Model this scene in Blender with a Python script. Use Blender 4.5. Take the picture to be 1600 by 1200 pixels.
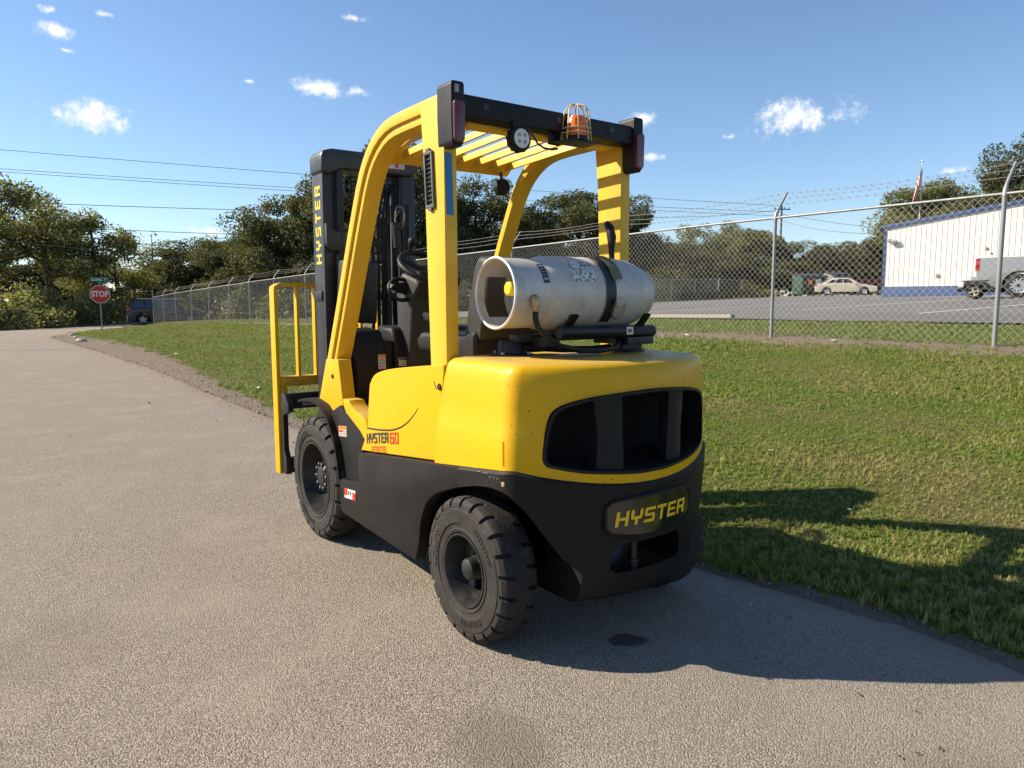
import bpy, bmesh, math, random
import numpy as np
from mathutils import Vector, Matrix

# ------------------------------------------------------------------ clean
for o in list(bpy.data.objects):
    bpy.data.objects.remove(o, do_unlink=True)
scene = bpy.context.scene
COL = scene.collection
R = math.radians
PI = math.pi
random.seed(7)
RNG = np.random.default_rng(11)

# ------------------------------------------------------------------ camera
CAM_POS = Vector((-2.066, -2.395, 1.352))
CAM_YAW, CAM_PITCH, CAM_ROLL = R(35.924), R(6.411), R(-0.07)
cam_d = bpy.data.cameras.new('camera')
cam = bpy.data.objects.new('camera', cam_d)
COL.objects.link(cam)
cam_d.sensor_fit = 'HORIZONTAL'
cam_d.sensor_width = 36.0
cam_d.lens = 36.0 * 1146.4 / 1600.0
cam_d.clip_start = 0.05
cam_d.clip_end = 6000
cam.location = CAM_POS
cam.rotation_euler = (Matrix.Rotation(-CAM_YAW, 3, 'Z') @ Matrix.Rotation(PI / 2 - CAM_PITCH, 3, 'X') @ Matrix.Rotation(CAM_ROLL, 3, 'Z')).to_euler()
scene.camera = cam
scene.render.resolution_x, scene.render.resolution_y = 1024, 768

# ------------------------------------------------------------------ sky, sun, exposure
SUN_EL = R(35.5)
SUN_PLAN = Vector((-0.737, 0.675, 0)).normalized()       # towards the sun
world = bpy.data.worlds.new('World')
scene.world = world
world.use_nodes = True
wn, wl = world.node_tree.nodes, world.node_tree.links
wn.clear()
w_out = wn.new('ShaderNodeOutputWorld')
w_bg = wn.new('ShaderNodeBackground')
w_sky = wn.new('ShaderNodeTexSky')
w_sky.sky_type = 'NISHITA'
w_sky.sun_disc = False
w_sky.sun_elevation = SUN_EL
w_sky.sun_rotation = math.atan2(SUN_PLAN.x, SUN_PLAN.y)
w_sky.altitude = 100
w_sky.air_density = 1.0
w_sky.dust_density = 0.1
w_sky.ozone_density = 4.0
w_bg.inputs[1].default_value = 0.083
wl.new(w_bg.outputs[0], w_out.inputs[0])

def wmath(op, a, b=None, c=None):
    n = wn.new('ShaderNodeMath'); n.operation = op
    for i, v in enumerate((a, b, c)):
        if v is None: continue
        if isinstance(v, (int, float)): n.inputs[i].default_value = v
        else: wl.new(v, n.inputs[i])
    return n.outputs[0]
def wdot(a, vec):
    n = wn.new('ShaderNodeVectorMath'); n.operation = 'DOT_PRODUCT'
    wl.new(a, n.inputs[0]); n.inputs[1].default_value = vec
    return n.outputs['Value']
w_tc = wn.new('ShaderNodeTexCoord')
w_dir = w_tc.outputs['Generated']
def wnoise(scale, det, rough):
    n = wn.new('ShaderNodeTexNoise'); n.inputs['Scale'].default_value = scale
    n.inputs['Detail'].default_value = det; n.inputs['Roughness'].default_value = rough
    wl.new(w_dir, n.inputs['Vector']); return n.outputs[0]
# small fair-weather clouds: azimuth from view axis (deg), elevation (deg), half width, half height, density
CLOUDS = [(-28.89, 12.01, 2.95, 1.04, 1.0), (-30.64, 16.8, 1.36, 0.64, 0.8), (-14.34, 15.13, 2.03, 0.68, 0.95), (-11.28, 15.1, 0.83, 0.44, 0.85),
          (9.74, 13.25, 1.97, 0.69, 0.6), (20.81, 12.66, 3.35, 1.26, 0.85), (10.59, 10.6, 1.28, 0.39, 0.55), (30.23, 8.4, 1.37, 0.39, 0.55), (-21.94, 4.96, 2.08, 0.46, 0.6),
          (-11.62, 19.74, 1.27, 0.34, 0.4), (-27.78, 18.19, 0.96, 0.31, 0.35), (-31.02, 17.91, 0.84, 0.34, 0.35), (-19.17, 15.19, 0.66, 0.23, 0.3), (16.07, 11.72, 0.77, 0.29, 0.3), (-30.11, 15.76, 0.85, 0.21, 0.4),
          (60, 16, 3, 1.0, .8), (-75, 14, 3, 1.0, .9), (120, 13, 3, 1.1, .8), (190, 16, 3, 1.0, .8), (-130, 12, 3, 1.1, .8)]
def wmap(vec, c, a, e, sx, sy, sz):
    # into the cloud's own frame: x across, y away, z up, in units of its half sizes
    n = wn.new('ShaderNodeMapping'); n.vector_type = 'TEXTURE'
    n.inputs['Location'].default_value = c; n.inputs['Rotation'].default_value = (e, 0, -a); n.inputs['Scale'].default_value = (sx, sy, sz)
    wl.new(vec, n.inputs['Vector']); return n.outputs[0]
def wlen(v):
    n = wn.new('ShaderNodeVectorMath'); n.operation = 'LENGTH'; wl.new(v, n.inputs[0]); return n.outputs['Value']
c_dist = None
for az, el, hw, hh, dens in CLOUDS:
    a, e = CAM_YAW + R(az), R(el)
    c = Vector((math.sin(a) * math.cos(e), math.cos(a) * math.cos(e), math.sin(e)))
    d = wmath('ADD', wlen(wmap(w_dir, c, a, e, math.sin(R(hw)), .5, math.sin(R(hh)))), (1 - dens) * .55)
    c_dist = d if c_dist is None else wmath('MINIMUM', c_dist, d)
n_big, n_fine = wnoise(22, 3, .6), wnoise(70, 4, .68)
w_n = wmath('ADD', wmath('MULTIPLY', wmath('SUBTRACT', n_big, 0.5), 1.5), wmath('MULTIPLY', wmath('SUBTRACT', n_fine, 0.5), 2.1))
w_body = wmath('SUBTRACT', wmath('ADD', w_n, 1.12), c_dist)
mm = wn.new('ShaderNodeMapRange'); mm.interpolation_type = 'SMOOTHSTEP'
wl.new(w_body, mm.inputs[0]); mm.inputs[1].default_value = 0.0; mm.inputs[2].default_value = 1.05
c_mask = mm.outputs[0]
w_cc = wn.new('ShaderNodeMix'); w_cc.data_type = 'RGBA'
w_cc.inputs[6].default_value = (5.3, 5.8, 6.6, 1); w_cc.inputs[7].default_value = (7.4, 7.3, 7.1, 1)
wl.new(wmath('MINIMUM', wmath('MAXIMUM', wmath('ADD', wmath('MULTIPLY', w_body, .7), wmath('MULTIPLY', wmath('SUBTRACT', n_fine, .5), 1.2)), 0), 1), w_cc.inputs[0])
w_mix = wn.new('ShaderNodeMix'); w_mix.data_type = 'RGBA'
wl.new(c_mask, w_mix.inputs[0]); w_hs = wn.new('ShaderNodeHueSaturation'); w_hs.inputs['Saturation'].default_value = 1.0; w_hs.inputs['Value'].default_value = 1.0; wl.new(w_sky.outputs[0], w_hs.inputs['Color'])
wl.new(w_hs.outputs[0], w_mix.inputs[6]); wl.new(w_cc.outputs[2], w_mix.inputs[7])
wl.new(w_mix.outputs[2], w_bg.inputs[0])

sun_d = bpy.data.lights.new('sun', 'SUN')
sun_d.energy = 5.0
sun_d.angle = R(0.53)
sun_d.color = (1.0, 0.88, 0.70)
sun = bpy.data.objects.new('sun', sun_d)
COL.objects.link(sun)
sun_vec = (SUN_PLAN * math.cos(SUN_EL) + Vector((0, 0, math.sin(SUN_EL)))).normalized()
sun.rotation_euler = sun_vec.to_track_quat('Z', 'Y').to_euler()
sun.location = sun_vec * 60
vs = scene.view_settings
vs.view_transform = 'Standard'; vs.look = 'None'; vs.exposure = 1.0; vs.gamma = 1.0; vs.use_curve_mapping = False
scene.render.engine = 'CYCLES'

# ------------------------------------------------------------------ mesh helpers
def tag(o, label=None, cat=None, group=None, kind=None):
    if label: o['label'] = label
    if cat: o['category'] = cat
    if group: o['group'] = group
    if kind: o['kind'] = kind
    return o
def link(o, parent=None):
    COL.objects.link(o)
    if parent is not None: o.parent = parent
    return o
def empty(name, loc=(0, 0, 0), rz=0, label=None, cat=None, group=None):
    o = bpy.data.objects.new(name, None); o.empty_display_size = 0.2
    o.location = loc; o.rotation_euler = (0, 0, rz); link(o)
    return tag(o, label, cat, group)
def copy_tree(o, parent=None):
    c = o.copy(); COL.objects.link(c); c.parent = parent
    for ch in list(o.children): copy_tree(ch, c)
    return c

class MB:
    """collects shapes for ONE mesh object"""
    def __init__(s): s.v, s.f, s.m = [], [], []
    def add(s, verts, faces, mi=0):
        b = len(s.v); s.v += [tuple(p) for p in verts]
        for f in faces: s.f.append(tuple(b + i for i in f)); s.m.append(mi)
        return s
    def box(s, x0, x1, y0, y1, z0, z1, mi=0, rot=None, piv=None):
        v = [Vector((x, y, z)) for z in (z0, z1) for y in (y0, y1) for x in (x0, x1)]
        if rot is not None:
            p = Vector(piv) if piv is not None else Vector(((x0 + x1) / 2, (y0 + y1) / 2, (z0 + z1) / 2))
            v = [rot @ (q - p) + p for q in v]
        return s.add(v, [(0, 2, 3, 1), (4, 5, 7, 6), (0, 1, 5, 4), (2, 6, 7, 3), (0, 4, 6, 2), (1, 3, 7, 5)], mi)
    def prism(s, poly, axis, a, b, mi=0):
        """poly in the two other axes: axis X -> (Y,Z), Y -> (X,Z), Z -> (X,Y)"""
        def P(p, t):
            return {'X': (t, p[0], p[1]), 'Y': (p[0], t, p[1]), 'Z': (p[0], p[1], t)}[axis]
        n = len(poly)
        v = [P(p, a) for p in poly] + [P(p, b) for p in poly]
        f = [tuple(range(n))[::-1], tuple(range(n, 2 * n))] + [(i, (i + 1) % n, n + (i + 1) % n, n + i) for i in range(n)]
        return s.add(v, f, mi)
    def band(s, outer, inner, x0, x1, mi=0):
        """strip between two (Y,Z) polylines, thick in X"""
        n = len(outer)
        v = []
        for x in (x0, x1):
            v += [(x, p[0], p[1]) for p in outer] + [(x, p[0], p[1]) for p in inner]
        f = []
        for i in range(n - 1):
            f += [(i, i + 1, n + i + 1, n + i), (2 * n + i + 1, 2 * n + i, 3 * n + i, 3 * n + i + 1),
                  (i + 1, i, 2 * n + i, 2 * n + i + 1), (n + i, n + i + 1, 3 * n + i + 1, 3 * n + i)]
        f += [(0, n, 3 * n, 2 * n), (2 * n - 1, n - 1, 3 * n - 1, 4 * n - 1)]
        return s.add(v, f, mi)
    def tube(s, path, r, n=8, closed=False, mi=0, cap=True):
        P = [Vector(p) for p in path]; m = len(P)
        rr = r if isinstance(r, (list, tuple)) else [r] * m
        T = []
        for i in range(m):
            a = P[(i - 1) % m] if (closed or i > 0) else P[i]
            b = P[(i + 1) % m] if (closed or i < m - 1) else P[i]
            T.append((b - a).normalized())
        ref = Vector((0, 0, 1)) if abs(T[0].z) < 0.9 else Vector((1, 0, 0))
        N = (ref - T[0] * ref.dot(T[0])).normalized()
        v = []
        for i in range(m):
            N = (N - T[i] * N.dot(T[i])).normalized()
            B = T[i].cross(N)
            for k in range(n):
                a = 2 * PI * k / n
                v.append(P[i] + (N * math.cos(a) + B * math.sin(a)) * rr[i])
        f = []
        for i in range(m if closed else m - 1):
            j = (i + 1) % m
            for k in range(n):
                f.append((i * n + k, i * n + (k + 1) % n, j * n + (k + 1) % n, j * n + k))
        if cap and not closed:
            f += [tuple(range(n))[::-1], tuple(range((m - 1) * n, m * n))]
        return s.add(v, f, mi)
    def lathe(s, prof, axis='Z', c=(0, 0, 0), n=24, mi=0, cap=False):
        """prof: (along, radius)"""
        m = len(prof); v = []
        for t, r in prof:
            for k in range(n):
                a = 2 * PI * k / n; p, q = r * math.cos(a), r * math.sin(a)
                v.append({'X': (c[0] + t, c[1] + p, c[2] + q), 'Y': (c[0] + q, c[1] + t, c[2] + p), 'Z': (c[0] + p, c[1] + q, c[2] + t)}[axis])
        f = [(i * n + k, i * n + (k + 1) % n, (i + 1) * n + (k + 1) % n, (i + 1) * n + k) for i in range(m - 1) for k in range(n)]
        if cap: f += [tuple(range(n))[::-1], tuple(range((m - 1) * n, m * n))]
        return s.add(v, f, mi)
    def grid(s, fn, nu, nv, mi=0):
        v = [fn(i / nu, j / nv) for i in range(nu + 1) for j in range(nv + 1)]
        f = [(i * (nv + 1) + j, (i + 1) * (nv + 1) + j, (i + 1) * (nv + 1) + j + 1, i * (nv + 1) + j + 1) for i in range(nu) for j in range(nv)]
        return s.add(v, f, mi)
    def build(s, name, mat, parent=None, bevel=0, smooth=35, seg=2, fix=True):
        me = bpy.data.meshes.new(name)
        me.from_pydata(s.v, [], s.f)
        for k in (mat if isinstance(mat, (list, tuple)) else [mat]): me.materials.append(k)
        me.polygons.foreach_set('material_index', s.m)
        if fix or bevel:
            bm = bmesh.new(); bm.from_mesh(me)
            if fix: bmesh.ops.recalc_face_normals(bm, faces=bm.faces)
            if bevel:
                ed = [e for e in bm.edges if len(e.link_faces) == 2 and e.calc_face_angle(0) > R(28)]
                bmesh.ops.bevel(bm, geom=ed, offset=bevel, segments=seg, affect='EDGES', profile=0.6, clamp_overlap=True)
            bm.to_mesh(me); bm.free()
        if smooth:
            me.shade_smooth(); me.set_sharp_from_angle(angle=R(smooth))
        return link(bpy.data.objects.new(name, me), parent)

def catmull(P, k=4, closed=False):
    out = []; n = len(P)
    for i in range(n if closed else n - 1):
        p0, p1, p2, p3 = [P[(i + j) % n] if closed else P[min(max(i + j, 0), n - 1)] for j in (-1, 0, 1, 2)]
        for s in range(k):
            t = s / k
            out.append(tuple(.5 * (2 * b + (c - a) * t + (2 * a - 5 * b + 4 * c - d) * t * t + (3 * b - a - 3 * c + d) * t ** 3) for a, b, c, d in zip(p0, p1, p2, p3)))
    if not closed: out.append(tuple(P[-1]))
    return out
def boolean(o, cutter, op='DIFFERENCE'):
    m = o.modifiers.new('b', 'BOOLEAN'); m.operation = op; m.object = cutter; m.solver = 'EXACT'; m.material_mode = 'TRANSFER'
    bpy.context.view_layer.update()
    dg = bpy.context.evaluated_depsgraph_get()
    me = bpy.data.meshes.new_from_object(o.evaluated_get(dg))
    o.modifiers.clear(); old = o.data; o.data = me; bpy.data.meshes.remove(old)
    bpy.data.objects.remove(cutter, do_unlink=True)
    me.shade_smooth(); me.set_sharp_from_angle(angle=R(35))

# ------------------------------------------------------------------ material helpers
class NT:
    def __init__(s, name):
        s.mat = bpy.data.materials.new(name); s.mat.use_nodes = True
        s.n, s.l = s.mat.node_tree.nodes, s.mat.node_tree.links
        s.bsdf = s.n['Principled BSDF']; s.out = s.n['Material Output']
        s.pos = None
    def set(s, k, v):
        i = s.bsdf.inputs[k]
        if hasattr(v, 'links') or hasattr(v, 'is_linked'): s.l.new(v, i)
        else: i.default_value = v
        return s
    def P(s):
        if s.pos is None:
            s.pos = s.n.new('ShaderNodeTexCoord')
        return s.pos.outputs['Object']
    def wpos(s):
        return s.n.new('ShaderNodeNewGeometry').outputs['Position']
    def noise(s, scale, det=4, rough=.55, vec=None, dist=0):
        n = s.n.new('ShaderNodeTexNoise'); n.inputs['Scale'].default_value = scale; n.inputs['Detail'].default_value = det
        n.inputs['Roughness'].default_value = rough; n.inputs['Distortion'].default_value = dist
        s.l.new(vec if vec is not None else s.P(), n.inputs['Vector']); return n.outputs[0]
    def voro(s, scale, vec=None, feat='F1', out='Distance', rand=1):
        n = s.n.new('ShaderNodeTexVoronoi'); n.feature = feat; n.inputs['Scale'].default_value = scale; n.inputs['Randomness'].default_value = rand
        s.l.new(vec if vec is not None else s.P(), n.inputs['Vector']); return n.outputs[out]
    def ramp(s, val, stops):
        n = s.n.new('ShaderNodeValToRGB'); e = n.color_ramp.elements
        while len(e) < len(stops): e.new(0.5)
        for i, (p, c) in enumerate(stops):
            e[i].position = p; e[i].color = (c, c, c, 1) if isinstance(c, (int, float)) else (*c, 1)
        s.l.new(val, n.inputs[0]); return n.outputs[0]
    def math(s, op, a, b=None):
        n = s.n.new('ShaderNodeMath'); n.operation = op
        for i, v in enumerate((a, b)):
            if v is None: continue
            if isinstance(v, (int, float)): n.inputs[i].default_value = v
            else: s.l.new(v, n.inputs[i])
        return n.outputs[0]
    def mix(s, fac, a, b, mode='MIX'):
        n = s.n.new('ShaderNodeMix'); n.data_type = 'RGBA'; n.blend_type = mode
        for i, v in ((0, fac), (6, a), (7, b)):
            if isinstance(v, (int, float)): n.inputs[i].default_value = v if i == 0 else (v, v, v, 1)
            elif isinstance(v, tuple): n.inputs[i].default_value = (*v, 1)
            else: s.l.new(v, n.inputs[i])
        return n.outputs[2]
    def bump(s, h, strength=.3, dist=.01, prev=None):
        n = s.n.new('ShaderNodeBump'); n.inputs['Strength'].default_value = strength; n.inputs['Distance'].default_value = dist
        s.l.new(h, n.inputs['Height'])
        if prev is not None: s.l.new(prev, n.inputs['Normal'])
        s.l.new(n.outputs[0], s.bsdf.inputs['Normal']); return n.outputs[0]
    def attr(s, name, out='Fac'):
        n = s.n.new('ShaderNodeAttribute'); n.attribute_name = name; return n.outputs[out]
    def sep(s, vec):
        n = s.n.new('ShaderNodeSeparateXYZ'); s.l.new(vec, n.inputs[0]); return n.outputs

def paint(name, col, rough=.4, spec=.5, coat=0, grime=.25, gcol=(.08, .07, .055), scale=6, bump=.05, metal=0):
    """plain colour with faint blotches of dust and grime, slightly uneven gloss"""
    m = NT(name)
    a = m.noise(scale, 6, .65); b = m.noise(scale * 7, 4, .6)
    k = m.math('MULTIPLY', m.ramp(a, [(.45, 0.0), (.75, 1.0)]), grime)
    k2 = m.math('MULTIPLY', m.ramp(b, [(.55, 0.0), (.8, 1.0)]), grime * .6)
    c = m.mix(k, col, gcol); c = m.mix(k2, c, tuple(x * .65 for x in col))
    m.set('Base Color', c).set('Metallic', metal)
    m.set('Roughness', m.ramp(a, [(.3, max(0, rough - .08)), (.75, min(1, rough + .18))]))
    m.set('Specular IOR Level', spec)
    if coat: m.set('Coat Weight', coat).set('Coat Roughness', .12)
    if bump: m.bump(m.noise(scale * 14, 3, .5), bump, .004)
    return m.mat

def plain(name, col, rough=.5, metal=0, spec=.5, **kw):
    return paint(name, col, rough, spec, 0, .15, tuple(x * .5 for x in col), 9, 0, metal)

# ================================================================== MATERIALS
YEL = (0.64, 0.36, 0.002)
M = {}
def mat_yellow():
    m = NT('yellow_paint')
    a = m.noise(5, 6, .65); b = m.noise(38, 4, .6)
    c = m.mix(m.math('MULTIPLY', m.ramp(a, [(.45, 0.0), (.78, 1.0)]), .22), YEL, (.46, .26, .03))
    c = m.mix(m.math('MULTIPLY', m.ramp(b, [(.64, 0.0), (.76, 1.0)]), .35), c, (.40, .25, .03))
    # rare chips and scuffs down to dark primer
    ch = m.noise(60, 3, .7); ch2 = m.noise(3.0, 2, .5)
    chip = m.math('MULTIPLY', m.ramp(ch, [(.66, 0.0), (.68, 1.0)]), m.ramp(ch2, [(.50, 0.0), (.60, 1.0)]))
    c = m.mix(chip, c, (.10, .07, .04))
    m.set('Base Color', c).set('Roughness', m.ramp(a, [(.3, .30), (.75, .55)])).set('Specular IOR Level', .26)
    # rain-washed dirt streaks running down the panels, and a slightly lumpy casting under the paint
    mp = m.n.new('ShaderNodeMapping'); m.l.new(m.P(), mp.inputs[0]); mp.inputs['Scale'].default_value = (22, 22, 1.2)
    sk = m.math('MULTIPLY', m.ramp(m.noise(1.0, 4, .6, mp.outputs[0]), [(.56, 0.0), (.74, 1.0)]), m.ramp(m.noise(2.2, 3, .5), [(.42, 0.0), (.62, .30)]))
    c = m.mix(sk, c, (.34, .21, .045))
    # road dust settled on level tops
    up = m.sep(m.n.new('ShaderNodeNewGeometry').outputs['Normal'])[2]
    du = m.math('MULTIPLY', m.ramp(up, [(.75, 0.0), (.97, 1.0)]), m.ramp(m.noise(6, 6, .7), [(.25, .25), (.7, .7)]))
    c = m.mix(du, c, (.38, .28, .13)); m.set('Base Color', c)
    m.bump(m.math('ADD', m.math('MULTIPLY', m.noise(70, 3, .5), .25), m.math('MULTIPLY', m.noise(14, 3, .5), .75)), .10, .006)
    return m.mat
M['yellow'] = mat_yellow()
M['yellow_faded'] = paint('sun_faded_yellow_paint', (.66, .405, .03), .42, .3, 0, .35, (.42, .25, .04), 7)
M['yellow_worn'] = paint('worn_yellow_paint', (.62, .36, .01), .55, .4, 0, .7, (.12, .075, .03), 9)
M['charcoal'] = paint('charcoal_paint', (.0115, .010, .009), .52, .2, 0, .5, (.028, .023, .018), 4, .08)
M['black'] = paint('black_paint', (.009, .009, .0095), .45, .45, 0, .4, (.03, .026, .022), 6)
M['black_gloss'] = paint('gloss_black', (.010, .010, .010), .10, .6, .6, .12, (.04, .04, .035), 5, 0)
M['plastic'] = paint('black_plastic', (.009, .009, .010), .5, .25, 0, .3, (.03, .027, .024), 8)
M['plastic_grey'] = paint('grey_plastic', (.026, .027, .029), .55, .3, 0, .3, (.045, .042, .038), 8)
M['vent_grey'] = paint('vent_frame_grey', (.07, .072, .075), .5, .4, 0, .3, (.05, .05, .05), 8)
M['mast'] = paint('mast_steel_paint', (.016, .018, .022), .40, .5, 0, .45, (.045, .04, .034), 7)
M['steel'] = paint('worn_steel', (.32, .30, .28), .40, .5, 0, .5, (.12, .10, .08), 9, .05, .9)
M['chain'] = paint('oily_chain', (.06, .05, .04), .45, .5, 0, .5, (.12, .08, .05), 30, .1, .6)
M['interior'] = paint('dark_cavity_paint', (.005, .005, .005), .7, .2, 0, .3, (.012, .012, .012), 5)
def mat_rubber():
    m = NT('tyre_rubber')
    a = m.noise(7, 6, .65); b = m.noise(45, 4, .6)
    c = m.mix(m.ramp(a, [(.35, 0.0), (.75, 1.0)]), (.014, .013, .012), (.038, .033, .028))
    c = m.mix(m.math('MULTIPLY', m.ramp(b, [(.58, 0.0), (.75, 1.0)]), .5), c, (.085, .074, .06))
    m.set('Base Color', c).set('Roughness', .78).set('Specular IOR Level', .35)
    m.bump(m.math('ADD', b, m.noise(160, 2, .5)), .35, .004)
    return m.mat
M['rubber'] = mat_rubber()
M['rim'] = paint('wheel_rim_paint', (.012, .0115, .0115), .4, .5, 0, .5, (.045, .038, .03), 9)
M['alu'] = None
def mat_tank():
    m = NT('brushed_aluminium')
    p = m.n.new('ShaderNodeMapping'); m.l.new(m.P(), p.inputs[0]); p.inputs['Scale'].default_value = (2, 30, 30)
    br = m.noise(3, 5, .6, p.outputs[0]); a = m.noise(5, 6, .7); st = m.noise(13, 6, .72, dist=.6)
    c = m.mix(m.ramp(a, [(.4, 0.0), (.75, 1.0)]), (.50, .48, .445), (.385, .365, .335))
    c = m.mix(m.math('MULTIPLY', m.ramp(st, [(.52, 0.0), (.66, 1.0)]), .32), c, (.20, .18, .155))
    m.set('Base Color', c).set('Metallic', .18)
    m.set('Roughness', m.ramp(m.math('ADD', m.math('MULTIPLY', br, .5), m.math('MULTIPLY', a, .5)), [(.35, .36), (.7, .62)]))
    m.bump(br, .05, .003)
    return m.mat
M['alu'] = mat_tank()
M['alu_rim'] = paint('bright_aluminium', (.72, .70, .66), .35, .5, 0, .2, (.3, .28, .25), 12, 0, .6)
M['white'] = plain('white_print', (.60, .59, .56), .5)
M['cream'] = plain('cream_print', (.46, .42, .33), .5)
M['red_print'] = plain('red_print', (.55, .02, .015), .45)
M['orange_print'] = plain('orange_print', (.75, .16, .01), .5)
M['ink'] = plain('dark_ink', (.02, .02, .022), .5)
M['grey_print'] = plain('grey_print', (.30, .29, .28), .55)
M['letter_yellow'] = plain('yellow_lettering', (.78, .50, .01), .45)
M['letter_dark'] = plain('dark_lettering', (.035, .045, .035), .45)
M['blue_tape'] = plain('blue_tape', (.01, .16, .36), .45)
M['strap'] = paint('olive_webbing', (.16, .16, .10), .8, .2, 0, .4, (.07, .06, .05), 20, .3)
M['brass'] = paint('dull_brass', (.42, .30, .15), .4, .5, 0, .5, (.14, .10, .07), 14, 0, .7)
def mat_lens(name, col, rough=.12):
    m = NT(name); m.set('Base Color', col + (1,) if len(col) == 3 else col).set('Roughness', rough).set('Coat Weight', .25)
    w = m.n.new('ShaderNodeTexWave'); w.inputs['Scale'].default_value = 60; m.l.new(m.P(), w.inputs[0]); m.bump(w.outputs[0], .3, .002)
    return m.mat
M['lens_red'] = mat_lens('dark_red_lens', (.085, .002, .008), .3)
M['lens_amber'] = mat_lens('amber_lens', (.80, .13, .004), .2)
M['lens_white'] = mat_lens('clear_lens', (.62, .61, .55), .25)
M['galv'] = paint('galvanised_steel', (.25, .255, .26), .5, .5, 0, .4, (.20, .20, .20), 14, .05, .35)
M['galv_wire'] = paint('galvanised_wire', (.36, .355, .345), .5, .5, 0, .2, (.2, .19, .18), 10, 0, .2)
M['rust_wire'] = paint('dull_barbed_wire', (.16, .15, .15), .6, .4, 0, .4, (.12, .08, .05), 14, 0, .3)
M['wire'] = plain('black_cable', (.03, .03, .035), .6)
M['wood_pole'] = paint('weathered_pole', (.14, .11, .085), .85, .2, 0, .5, (.06, .05, .04), 6, .3)

# ================================================================== GROUND SHAPE
def lerp_tab(tab):
    xs = np.array([a for a, _ in tab], float); ys = np.array([b for _, b in tab], float)
    return lambda v: np.interp(v, xs, ys)
road_z = lerp_tab([(-500, 0), (26, 0), (34, -.05), (46, -.2), (57, -.33), (70, -.38), (900, -.4)])
edge_x = lerp_tab([(-60, 1.2), (-4, 1.0), (-1.4, .96), (-.9, 1.03), (-.5, .95), (0, .84), (2.5, .74), (6, .64), (9, .66), (13.3, .76), (20, .62), (27, .34), (31, .25), (34, .5),
                   (37, 1.1), (40, 2.1), (44, 3.7), (48, 5.3), (52, 7.0), (55.6, 9.2), (56.2, 14), (57, 80), (900, 80)])
left_x = lerp_tab([(-60, -13), (36, -13), (38, -11), (42, -5), (45, -1.6), (51.5, 2.5), (58, 5), (63, 8.5), (66, 14), (67.5, 80)])
fence_z = lerp_tab([(-500, .78), (-6, .8), (6, .8), (15, .7), (24, .55), (31, .43), (37.5, .29), (48, .06), (53.5, -.11), (58, -.26), (64, -.36), (900, -.4)])
lot_z = lerp_tab([(8, .80), (10.3, .99), (24.7, 1.42), (38, 1.70), (56, 1.83), (90, 2.0), (900, 4.5)])
lot_w = lerp_tab([(8, 1.0), (12, 1.25), (31, 1.3), (56, 0.05), (900, 0)])
def wob(x, y, s, k):
    return (np.sin(x * s + 1.3 * k) * np.cos(y * s * .83 + .7 * k) + .6 * np.sin(x * s * 1.9 + y * s * 1.4 + k)) / 1.6
def ground_z(x, y):
    x = np.asarray(x, float); y = np.asarray(y, float)
    e = np.minimum(edge_x(y), 7.9); rz = road_z(y)
    t = np.clip((x - e) / np.maximum(8.0 - e, .4), 0, 1)
    bank = rz + (fence_z(y) - rz) * (t ** 1.3) + .02 * wob(x, y, 1.1, 2) * np.clip(t * 5, 0, 1) * (1 - t)
    lot = lot_z(x) + (fence_z(y) - .8) * lot_w(x)
    z = np.where(x < e, rz - .03, np.where(x < 8.0, bank, lot))
    # under the cross road
    inroad = (y > 55.6) & (x > e)
    z = np.where(inroad & (y < 67), np.minimum(z, rz - .03), z)
    return z
def gz(x, y): return float(ground_z(x, y))

# ground sheet ---------------------------------------------------
def axis_vals(segs):
    out = []
    for a, b, st in segs: out += list(np.arange(a, b, st))
    return np.array(sorted(set(np.round(out, 4))))
gx = axis_vals([(-1200, -60, 120), (-60, -14, 6), (-14, 0, 1.0), (0, 2.2, .1), (2.2, 11, .3), (11, 60, 2.0), (60, 160, 10), (160, 1500.1, 120)])
gy = axis_vals([(-900, -60, 100), (-60, -6, 4), (-6, 16, .35), (16, 70, .8), (70, 160, 8), (160, 1600.1, 120)])
GX, GY = np.meshgrid(gx, gy, indexing='ij')
GZ = ground_z(GX, GY)
nx, ny = len(gx), len(gy)
verts = np.stack([GX.ravel(), GY.ravel(), GZ.ravel()], 1)
ii, jj = np.meshgrid(np.arange(nx - 1), np.arange(ny - 1), indexing='ij')
q = (ii * ny + jj).ravel()
faces = np.stack([q, q + ny, q + ny + 1, q + 1], 1)
me = bpy.data.meshes.new('ground')
me.from_pydata(verts.tolist(), [], faces.tolist())
E0 = edge_x(GY); d_e = GX - E0
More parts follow.
